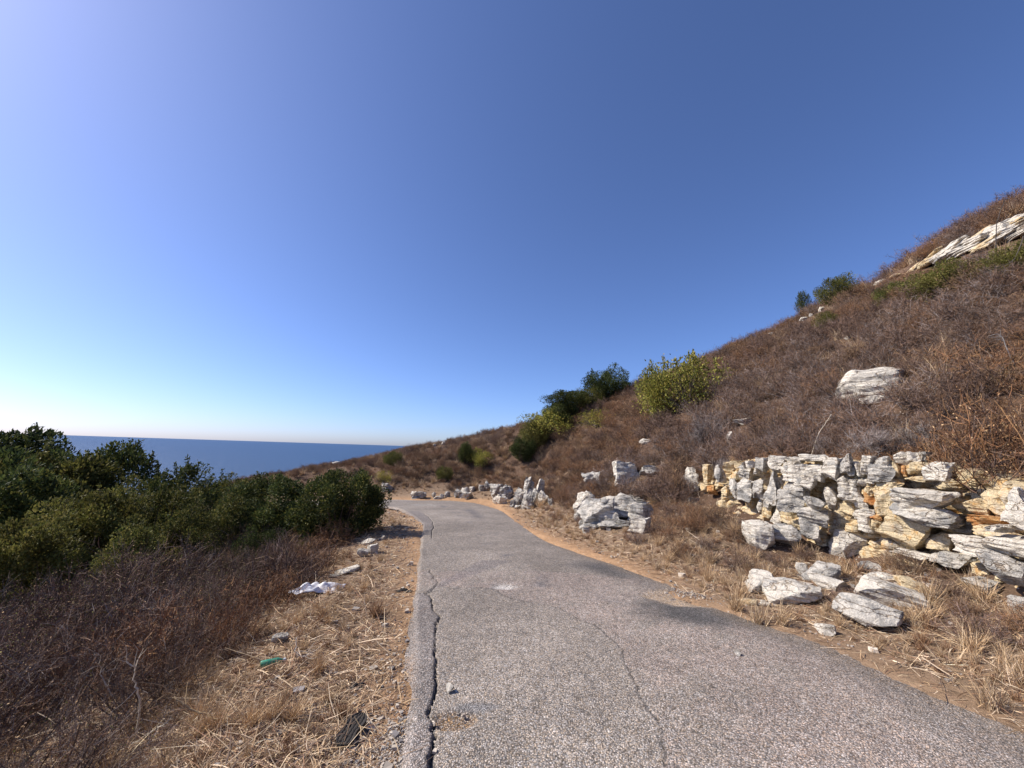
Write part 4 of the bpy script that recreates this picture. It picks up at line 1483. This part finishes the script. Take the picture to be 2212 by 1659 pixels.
# grey cushion shrubs above the outcrop and other shrubs one can point at
def feature(px, base, w, h, meshes, k, label, name='cushion_shrub', R0=.61, H0=.53):
    P, s_ = hit(px, base)
    R, H = w / F * s_ / 2, h / F * s_
    o = link(name, meshes[k])
    o.location = P - np.array([0, 0, .02])
    o.rotation_euler = (0, 0, px * .37)
    o.scale = (R / R0, R / R0, H / H0)
    tag(o, label, 'shrub')
    return o


feature(1885, 985, 120, 62, GREYSH, 0, 'grey cushion shrub on the top edge of the outcrop, above its middle')
feature(1530, 968, 100, 66, GREYSH, 1, 'dark grey bare shrub above the left end of the outcrop')
feature(1562, 1035, 56, 50, GREYSH, 0, 'small grey round shrub growing in front of the outcrop top at its left end')
feature(1690, 975, 74, 46, GREYSH, 1, 'grey-brown cushion shrub on the outcrop top, left of the middle')
feature(1785, 985, 70, 40, GREYSH, 1, 'low grey twig shrub behind the pale stalk on the outcrop top')
feature(1990, 970, 90, 60, GREYSH, 0, 'grey shrub on the outcrop top right of the middle cushion')
feature(2150, 1070, 270, 190, SH, 2, 'big orange-brown shrub spilling over the right part of the outcrop', 'dry_shrub', .58, .52)
feature(2070, 990, 150, 80, SH, 0, 'rusty shrub at the top of the outcrop near the right side', 'dry_shrub', .62, .62)
feature(1415, 1080, 80, 62, SH, 1, 'brown shrub growing beside the middle outcrop on its right', 'dry_shrub', .66, .70)
feature(1300, 1062, 60, 34, SH, 3, 'grey-brown shrub growing on top of the middle outcrop', 'dry_shrub', .70, .60)
feature(1455, 1075, 80, 60, SH, 5, 'tan-brown shrub on the bank between the two outcrops', 'dry_shrub', .64, .58)

# ------------------------------------------------------------------ left slope: bare thorn scrub
def left_test(P):
    d, z, sd = road_near(P)
    ok = (sd < 0) & (d > 1.75 + .25 * np.sin(P[:, 1] * 1.7)) & (P[:, 1] < 12)
    for x, y, r in PLACED:
        ok &= (P[:, 0] - x) ** 2 + (P[:, 1] - y) ** 2 > (r * .5) ** 2
    return ok


TP = darts(9000, 2.2, 11, -85, -8, lambda r: .62, 61, left_test)
g_ = np.random.default_rng(62)
ROCKS += [(742, 1115, 200, 170, 9.2), (592, 1100, 160, 150, 9.2)]
TP = TP[~hides_rock(TP, np.full(len(TP), .5), np.full(len(TP), .7))]
nt_ = len(TP)
td, _, _ = road_near(TP)
ts = np.clip(.42 + .24 * (td - 1.6), .38, 1.12) * g_.uniform(.8, 1.15, nt_)
tk = g_.integers(0, 3, nt_)
THORN_LAB = {0: 'bare dark tangled thorny shrub', 1: 'dense brown thorny shrub', 2: 'tall bare leafless shrub'}
LEFT_MARKS = [(290, 1500, 'the pale bent stick'), (500, 1350, 'the round reddish-brown shrub'), (640, 1270, 'the white bag'), (90, 1150, 'the nearest olive bush'), (570, 1160, 'the dark bush by the round bush'), (330, 1130, 'the small faded bush'), (60, 1600, 'the lower left corner'), (60, 1350, 'the left picture edge'), (300, 1300, 'the middle of the left scrub')]
pxl, pyl, _ = project(TP + np.array([0, 0, .3]))
left_lab = near_labels(np.clip(pxl, -300, 2500), np.clip(pyl, 0, 2500), tk, THORN_LAB, LEFT_MARKS)
for i in range(nt_):
    o = link('thorn_shrub', THORN[tk[i]])
    o.location = TP[i] - np.array([0, 0, .03])
    o.rotation_euler = (0, 0, g_.uniform(0, 6.28))
    o.scale = (ts[i],) * 3
    tag(o, left_lab[i], 'shrub', 'bare thorny shrubs on the left slope')
o = feature(500, 1405, 130, 110, SH, 0, 'round reddish-brown dry shrub at the edge of the left verge', 'dry_shrub', .62, .62)
feature(690, 1222, 120, 30, SH, 5, 'low tan dry shrub on the verge in front of the round bush', 'dry_shrub', .64, .58)
feature(620, 1275, 120, 70, SH, 1, 'purplish-brown dry shrub left of the white bag', 'dry_shrub', .66, .70)
# undergrowth between the green bushes
UP = darts(6000, 5, 30, -70, -14, lambda r: .8, 63, lambda P: (road_near(P)[2] < 0) & (road_near(P)[0] > 1.6))
g_ = np.random.default_rng(64)
scatter('undergrowth', UP, g_.uniform(0, 6.28, len(UP)), g_.uniform(.7, 1.3, len(UP)), g_.choice(list(src_obj), len(UP)), src_obj, 'dry brown undergrowth between the green bushes on the left slope', 'undergrowth')

# ------------------------------------------------------------------ dry grass
def tuft(px, py, h, k, meshes, label):
    P, s_ = hit(px, py)
    o = link('grass_tuft', meshes[k])
    sc = h / F * s_ / {0: .30, 1: .22, 2: .38}[k] if meshes is TUFT else h / F * s_ / .2
    o.location, o.scale, o.rotation_euler = P, (sc,) * 3, (0, 0, px * .7)
    tag(o, label, 'grass')
    return o


first = [tuft(2140, 1530, 80, 0, TUFT, 'pale straw grass tuft at the asphalt edge near the right side'), tuft(655, 1368, 34, 1, TUFT, 'straw tuft on the left verge below the dusty stone'), tuft(1590, 1318, 60, 2, TUFT, 'tall tawny grass tuft left of the broad flat roadside stone'),
         tuft(812, 1330, 42, 0, TUFTB, 'round reddish-brown grass tuft casting a shadow on the left verge')]
for px, py, h, k, ms, lb in [(770, 1425, 30, 1, TUFT, 'small straw tuft on the left verge, second from the road'), (735, 1548, 40, 0, TUFTB, 'rusty grass tuft just above the worn shoe sole'), (600, 1562, 26, 0, TUFTB, 'orange-brown tuft in the straw at the lower left'), (1640, 1345, 60, 0, TUFT, 'tawny grass tuft in front of the broad flat roadside stone'), (1600, 1290, 50, 2, TUFT, 'reddish grass tuft beside the small pointed white stone'),
                             (1690, 1350, 56, 2, TUFT, 'grass tuft between flat stone and asphalt on the right'), (1845, 1240, 50, 0, TUFTB, 'orange-brown tuft beside the smooth half-buried boulder'), (1925, 1230, 60, 0, TUFT, 'dry tuft below the yellow rock of the outcrop'), (1420, 1230, 36, 0, TUFT, 'grass tuft at the right road edge above the sandy hole'), (1168, 1096, 30, 2, TUFT, 'straw tuft at the foot of the jagged rocks before the bend'),
                             (700, 1330, 40, 2, TUFT, 'bushy straw tuft on the left verge below the white bag'), (1010, 1575, 20, 1, TUFT, 'straw growing out of the hole beside the long crack'), (2010, 1300, 60, 2, TUFT, 'long-bladed tuft right of the white slabs')]:
    tuft(px, py, h, k, ms, lb)


def verge_test(P):
    d, z, sd = road_near(P)
    g2 = np.random.default_rng(71).uniform(size=len(P))
    ws = wall_side(P)
    right = (sd > 0) & (d > .18) & (d < 5.0) & (np.isnan(ws) | (ws < -.05)) & (g2 < smooth(-.1, .8, d) * .9)
    left = (sd < 0) & (d > .35) & (d < 2.8) & (g2 < smooth(.2, 1.6, d) * .8)
    return right | left


GP = darts(80000, 1.6, 30, -75, 75, lambda r: .065 + .009 * r, 72, verge_test)
g_ = np.random.default_rng(73)
gsz = g_.uniform(.35, .95, len(GP))
gd, _, gside = road_near(GP)
gsz *= np.where(gside < 0, .62, .85) * np.where(gd < .5, .6, 1)
keepg = ~hides_rock(GP, gsz * .12, gsz * .30)
GP, gsz, gside = GP[keepg], gsz[keepg], gside[keepg]
gk = g_.choice([0, 1, 2, 3], len(GP), p=[.24, .26, .18, .32])
scatter('dry_grass', GP, g_.uniform(0, 6.28, len(GP)), gsz, gk, {0: first[0], 1: first[1], 2: first[2], 3: first[3]}, 'tawny dry grass on both verges and the bank', 'grass')
def bank_test(P):
    d, z, sd = road_near(P)
    ws = wall_side(P)
    return (sd > 0) & (d > .95) & (d < 3.6) & (np.isnan(ws) | (ws < -.25)) & (P[:, 1] > 2)


BP = darts(5000, 3.5, 30, -30, 70, lambda r: .34 + .012 * r, 76, bank_test)
bsz = np.random.default_rng(77).uniform(.26, .5, len(BP))
kb = ~hides_rock(BP, bsz * .6, bsz * .6)
BP, bsz = BP[kb], bsz[kb]
scatter('bank_scrub', BP - np.array([0, 0, .03]), g_.uniform(0, 6.28, len(BP)), bsz, g_.choice(list(src_obj), len(BP)), src_obj, 'low brown dry scrub on the bank between road and outcrops', 'scrub')
# grass between the scrub on the hill and on the far spur
HG = darts(45000, 5, 75, -50, 74, lambda r: .28 + .011 * r, 74, lambda P: hill_test(P))
hgs = g_.uniform(.7, 1.5, len(HG)) * (1 + np.hypot(HG[:, 0], HG[:, 1]) * .015)
kb = ~hides_rock(HG, hgs * .12, hgs * .3)
HG, hgs = HG[kb], hgs[kb]
scatter('hill_grass', HG, g_.uniform(0, 6.28, len(HG)), hgs, np.where((HG[:, 1] > 22) & (HG[:, 0] < HG[:, 1] * .12) & (g_.uniform(size=len(HG)) < .6), g_.integers(0, 3, len(HG)), g_.choice([0, 1, 2, 3], len(HG), p=[.1, .12, .1, .68])), {0: first[0], 1: first[1], 2: first[2], 3: first[3]}, 'thin dry grass growing between the shrubs of the hill', 'grass')


def straw_litter():
    g_ = np.random.default_rng(81)
    n = 210000
    r = 1.3 * (20 / 1.3) ** g_.uniform(0, 1, n)
    a = np.radians(g_.uniform(-78, 72, n))
    P = np.column_stack([np.sin(a) * r, np.cos(a) * r])
    d, z, sd = road_near(P)
    ws = wall_side(P)
    u_ = g_.uniform(size=n)
    ok = (sd < 0) & (d > -.08) & (d < 3.2) & (u_ < .25 + .75 * smooth(0, .5, d))
    ok |= (sd > 0) & (d > -.10) & (d < 4.5) & (np.isnan(ws) | (ws < .1)) & (u_ < .25 + .6 * smooth(0, .6, d))
    P, d, r = P[ok], d[ok], r[ok]
    n = len(P)
    L = (.03 + g_.exponential(.06, n)).clip(.03, .3) * (1 + .04 * r)
    th = g_.uniform(0, 2 * np.pi, n)
    A = np.column_stack([P, ground(P)]) + np.array([0, 0, .004]) + np.column_stack([np.zeros((n, 2)), g_.exponential(.008, n)])
    B = A + np.column_stack([np.cos(th) * L, np.sin(th) * L, g_.normal(size=n) * L * .22])
    gz = ground(B)
    B[:, 2] = np.maximum(B[:, 2], gz + .004)
    A[:, 2] = np.maximum(A[:, 2], ground(A) + .003)
    mid_ = (A + B) / 2 + np.column_stack([g_.normal(size=(n, 2)) * L[:, None] * .03, np.abs(g_.normal(size=n)) * .006])
    w = (.0020 + .0006 * r) * g_.uniform(.7, 1.5, n)
    W = np.column_stack([w, w, w * .5])
    Pl = np.stack([A, mid_, B], 1)
    T = unit(Pl[:, -1] - Pl[:, 0])
    S = unit(np.cross(T, np.array([0, 0, 1.0]) + g_.normal(size=(n, 3)) * .5))
    V = np.stack([Pl - S[:, None] * W[..., None] / 2, Pl + S[:, None] * W[..., None] / 2], 2)
    base = np.arange(n * 6).reshape(n, 3, 2)
    q = np.stack([base[:, :-1, 0], base[:, :-1, 1], base[:, 1:, 1], base[:, 1:, 0]], -1).reshape(-1, 4)
    pal = STRAW + [(.62, .49, .34), (.30, .17, .10), (.22, .135, .09), (.18, .115, .08)]
    C = np.repeat(pick(g_, pal, n, .25), 6, 0)
    G = Geo()
    G.add(V, q, C)
    o = G.build('straw_litter', M['straw'])
    tag(o, 'fallen straw and dead stems littering both verges', 'straw', kind='stuff')


straw_litter()


def gravel():
    g_ = np.random.default_rng(83)
    n = 26000
    r = 1.4 * (16 / 1.4) ** g_.uniform(0, 1, n)
    a = np.radians(g_.uniform(-70, 72, n))
    P = np.column_stack([np.sin(a) * r, np.cos(a) * r])
    d, z, sd = road_near(P)
    u_ = g_.uniform(size=n)
    ws = wall_side(P)
    ok = (sd < 0) & (d > -.05) & (d < 1.6) & (u_ < np.exp(-np.abs(d - .08) / .28) * .9 + .05)
    ok |= (sd > 0) & (d > -.05) & (d < 4) & (np.isnan(ws) | (ws < 0)) & (u_ < np.exp(-np.abs(d) / .2) * .3 + .10 + .16 * smooth(1.2, 2.6, d))
    # spill of dark chippings at the near left edge, stones in the two holes
    P, d, r = P[ok], d[ok], r[ok]
    for (qx, qy), m_, sp in (((812, 1640), 1500, .16), ((850, 1560), 500, .12), ((1028, 1540), 260, .10), ((1490, 1290), 260, .18)):
        c_ = on_road(qx, qy)[:2]
        extra = c_ + g_.normal(size=(m_, 2)) * sp * np.array([1, .8])
        P = np.vstack([P, extra])
    d = road_near(P)[0]
    r = np.hypot(P[:, 0], P[:, 1])
    n = len(P)
    size = g_.lognormal(-.2, .5, n) * (.0062 + .0011 * r)
    size = np.where(d > .5, size * 1.4, size) * np.where((d > .9) & (P[:, 0] > 0) & (g_.uniform(size=n) < .3), 2.2, 1)
    size[-2520:] *= .55
    Q, Fc = cube_grid(1)
    Q = Q * .62
    rot = g_.uniform(0, 6.28, n)
    jit = 1 + g_.normal(size=(n, 8, 3)) * .22
    V = Q[None] * jit * size[:, None, None] * np.array([1.15, 1.0, .75])
    c_, s_ = np.cos(rot)[:, None], np.sin(rot)[:, None]
    V = np.stack([V[..., 0] * c_ - V[..., 1] * s_, V[..., 0] * s_ + V[..., 1] * c_, V[..., 2]], -1)
    zz2 = np.where(d < .06, np.maximum(ground(P), road_near(P)[1] + np.where(d < -.12, .018 + .05 * np.clip(-d / 2, 0, 1), .0)), ground(P))
    V += np.column_stack([P, zz2 + size * .25])[:, None]
    Fq = (Fc[None] + (np.arange(n) * 8)[:, None, None]).reshape(-1, 4)
    C = np.repeat(pick(g_, [(.50, .43, .35), (.40, .34, .28), (.30, .27, .24), (.58, .50, .40), (.22, .20, .19)], n, .15), 8, 0)
    G = Geo()
    G.add(V, Fq, C)
    tag(G.build('gravel', M['bark']), 'loose gravel and stone chips along the road edges', 'gravel', kind='stuff')


gravel()

# ------------------------------------------------------------------ dead pale sticks
def stick(pts, depth_px, label, rad=.006, colr=(.50, .43, .34), side=0):
    P0, s_ = hit(*depth_px)
    pts3 = np.array([EYE + ray(*p) * s_ * .97 for p in pts])
    e = unit(P0[:2])
    # keep the stick above the ground
    gz = ground(pts3)
    pts3[:, 2] = np.maximum(pts3[:, 2], gz + rad)
    P = catmull(pts3, 4)
    P = P + np.random.default_rng(len(label)).normal(size=P.shape) * .004
    G = Geo()
    G.tubes(P[None], np.linspace(rad, rad * .45, len(P))[None], np.array([colr]), 6)
    gb = np.random.default_rng(len(label) + 3)
    A, T = along(P[None], gb.uniform(.3, 1, (1, 7)))
    B = grow(gb, A[0], T[0] + gb.normal(size=(7, 3)) * .7, gb.uniform(.05, .16, 7), 4, .25, 0)
    G.tubes(B, np.linspace(rad * .45, rad * .15, 4)[None] * np.ones((7, 1)), np.array([colr] * 7), 4)
    o = G.build('dead_stick', M['bark'])
    tag(o, label, 'stick')


stick([(297, 1599), (301, 1510), (291, 1477), (289, 1443), (272, 1428)], (297, 1599), 'pale bent dead stick standing before the dark scrub at lower left')
stick([(253, 1568), (244, 1506), (217, 1456), (219, 1413)], (253, 1568), 'thinner pale stick left of the bent one at lower left', .005)
stick([(287, 1606), (330, 1580), (370, 1552)], (330, 1600), 'pale broken branch lying on the slope at lower left')
stick([(470, 1556), (420, 1535), (380, 1510), (352, 1478)], (460, 1560), 'long tan stem arching down to the straw at lower left', .006, (.42, .30, .17))
stick([(640, 1375), (638, 1405), (652, 1418), (668, 1414)], (650, 1420), 'small white forked twig on the left verge below the dusty stone', .004, (.6, .55, .48))
stick([(1752, 985), (1765, 945), (1782, 915), (1796, 896)], (1752, 985), 'pale leaning dead stalk on top of the outcrop', .008, (.55, .47, .36))
stick([(2195, 790), (2180, 765), (2165, 728), (2150, 722)], (2195, 800), 'grey dead branch in the scrub near the right edge', .008, (.42, .40, .37))
stick([(2150, 560), (2152, 500), (2160, 460), (2172, 430)], (2150, 600), 'thin dark bare sapling against the sky at the top right', .011, (.10, .085, .075))
stick([(2212, 510), (2190, 560), (2150, 580), (2120, 590)], (2180, 620), 'dark bare branch crossing the scrub below the skyline ledge', .009, (.10, .085, .075))

# ------------------------------------------------------------------ litter
M['bag'] = plain('white_plastic', (.80, .79, .80), .35, .5)
M['netting'] = plain('grey_netting', (.42, .38, .36), .7, .2)
M['bottle'] = plain('green_plastic', (.10, .42, .26), .15, .6, .35)
M['rubber'] = plain('dark_rubber', (.055, .048, .042), .8, .2)
M['cap'] = plain('white_cap', (.75, .78, .76), .4, .4)


def crumple(name, loc, hx, hy, hz_, mat, label, cat, seed, rz_=0):
    g_ = np.random.default_rng(seed)
    n = 26
    u_, v_ = np.meshgrid(np.linspace(-1, 1, n), np.linspace(-1, 1, n))
    w = Waves(seed, [(2.5, .5), (6, .35), (13, .2)], 6)
    P = np.stack([u_, v_, np.zeros_like(u_)], -1).reshape(-1, 3)
    z_ = np.abs(w(P)) * np.exp(-1.2 * (P[:, 0] ** 2 + P[:, 1] ** 2) * .6)
    edge = 1 + .18 * np.sin(np.arctan2(P[:, 1], P[:, 0]) * 5 + seed) + w(P * 1.3 + 4) * .12
    X = np.column_stack([P[:, 0] * hx * edge, P[:, 1] * hy * edge, z_ * hz_ * 1.6 + .004])
    th = .003
    V = np.concatenate([X, X + np.array([0, 0, th])])
    ix = np.arange(n * n).reshape(n, n)
    q = np.stack([ix[:-1, :-1], ix[:-1, 1:], ix[1:, 1:], ix[1:, :-1]], -1).reshape(-1, 4)
    rim = np.concatenate([ix[0], ix[1:, -1], ix[-1, ::-1][1:], ix[::-1, 0][1:-1]])
    rq = np.stack([rim, np.roll(rim, -1), np.roll(rim, -1) + n * n, rim + n * n], -1)
    G = Geo()
    G.add(V, np.concatenate([q[:, ::-1], q + n * n, rq]))
    o = G.build(name, M[mat], smooth_shade=True)
    o.location, o.rotation_euler = loc, (0, 0, rz_)
    if cat == 'net':
        o.rotation_euler = (.15, .1, rz_)
    tag(o, label, cat)
    return o


P, s_ = hit(683, 1284)
crumple('plastic_bag', P + np.array([0, 0, .03]), .27, .12, .07, 'bag', 'crumpled white plastic bag on the left verge', 'bag', 5, .3)
P, s_ = hit(672, 1262)
crumple('netting', P + np.array([0, .34, .0]), .28, .2, .07, 'netting', 'heap of greyish netting just behind the white plastic bag', 'net', 8, .2)
P, s_ = hit(768, 1486)
crumple('plastic_scrap', P, .055, .035, .02, 'rubber', 'small black scrap in the straw above the shoe sole', 'scrap', 11, .5)
P, s_ = hit(822, 1336)
crumple('plastic_scrap', P, .05, .03, .015, 'rubber', 'small dark scrap beside the round brown grass tuft', 'scrap', 12, .2)
P, s_ = hit(873, 1278)
crumple('asphalt_flake', P, .10, .04, .03, 'rubber', 'dark flake of broken asphalt at the left road edge by the crack end', 'scrap', 13, .1)

# green bottle lying on its side
P, s_ = hit(587, 1440)
bt = empty('bottle', (P[0], P[1], P[2] + .035))
bt.rotation_euler = (0, 0, .5)
bt.scale = (.78, .78, .78)
tag(bt, 'green plastic bottle lying at the edge of the left scrub', 'bottle')
prof = [(-.105, .0), (-.105, .024), (-.10, .030), (-.02, .031), (.0, .029), (.02, .031), (.05, .030), (.075, .018), (.085, .0125), (.105, .0125), (.105, 0)]
th = np.linspace(0, 2 * np.pi, 20, endpoint=False)
V = np.array([[(x, r * math.cos(t), r * math.sin(t)) for t in th] for x, r in prof]).reshape(-1, 3)
ix = np.arange(len(prof) * 20).reshape(-1, 20)
q = np.stack([ix[:-1], np.roll(ix[:-1], -1, 1), np.roll(ix[1:], -1, 1), ix[1:]], -1).reshape(-1, 4)
G = Geo(); G.add(V, q); G.build('body', M['bottle'], bt, True)
prof = [(.098, .0), (.098, .0145), (.118, .0145), (.118, .0)]
V = np.array([[(x, r * math.cos(t), r * math.sin(t)) for t in th] for x, r in prof]).reshape(-1, 3)
ix = np.arange(80).reshape(-1, 20)
q = np.stack([ix[:-1], np.roll(ix[:-1], -1, 1), np.roll(ix[1:], -1, 1), ix[1:]], -1).reshape(-1, 4)
G = Geo(); G.add(V, q); G.build('cap', M['cap'], bt)

# worn shoe sole: rounded outline narrowing at the arch, with tread grooves
P, s_ = hit(751, 1600)
sole = empty('shoe_sole', (P[0], P[1] + .04, P[2] + .03))
sole.rotation_euler = (.02, .05, -.08)
tag(sole, 'worn dark shoe sole lying in the straw near the bottom of the picture', 'shoe sole')
m_ = 40
t = np.linspace(-1, 1, m_)
halfw = .056 * np.sqrt(np.clip(1 - np.abs(t) ** 4.2, 0, 1)) * (1 - .20 * np.exp(-((t + .12) / .28) ** 2) + .06 * t)
vv = np.linspace(-1, 1, 14)
TT, SS = np.meshgrid(t, vv, indexing='ij')
X = SS * halfw[:, None] + .008 * TT ** 2
Y = TT * .135
dent = .0045 * (np.abs(((Y * 38) % 1) - .5) < .16) * (np.abs(SS) < .8) + .004 * (np.abs(((SS * 2.2) % 1) - .5) < .12)
Ztop = .012 - dent + .003 * TT ** 2
top_ = np.stack([X, Y, Ztop], -1).reshape(-1, 3)
bot = np.stack([X, Y, Ztop * 0 - .012 + .003 * TT ** 2], -1).reshape(-1, 3)
ix = np.arange(m_ * 14).reshape(m_, 14)
q = np.stack([ix[:-1, :-1], ix[1:, :-1], ix[1:, 1:], ix[:-1, 1:]], -1).reshape(-1, 4)
rim = np.concatenate([ix[:, 0], ix[-1, 1:], ix[::-1, -1][1:], ix[0, ::-1][1:-1]])
rq = np.stack([rim, np.roll(rim, -1), np.roll(rim, -1) + m_ * 14, rim + m_ * 14], -1)
G = Geo(); G.add(np.concatenate([top_, bot]), np.concatenate([q[:, ::-1], q + m_ * 14, rq]))
G.build('tread', M['rubber'], sole)
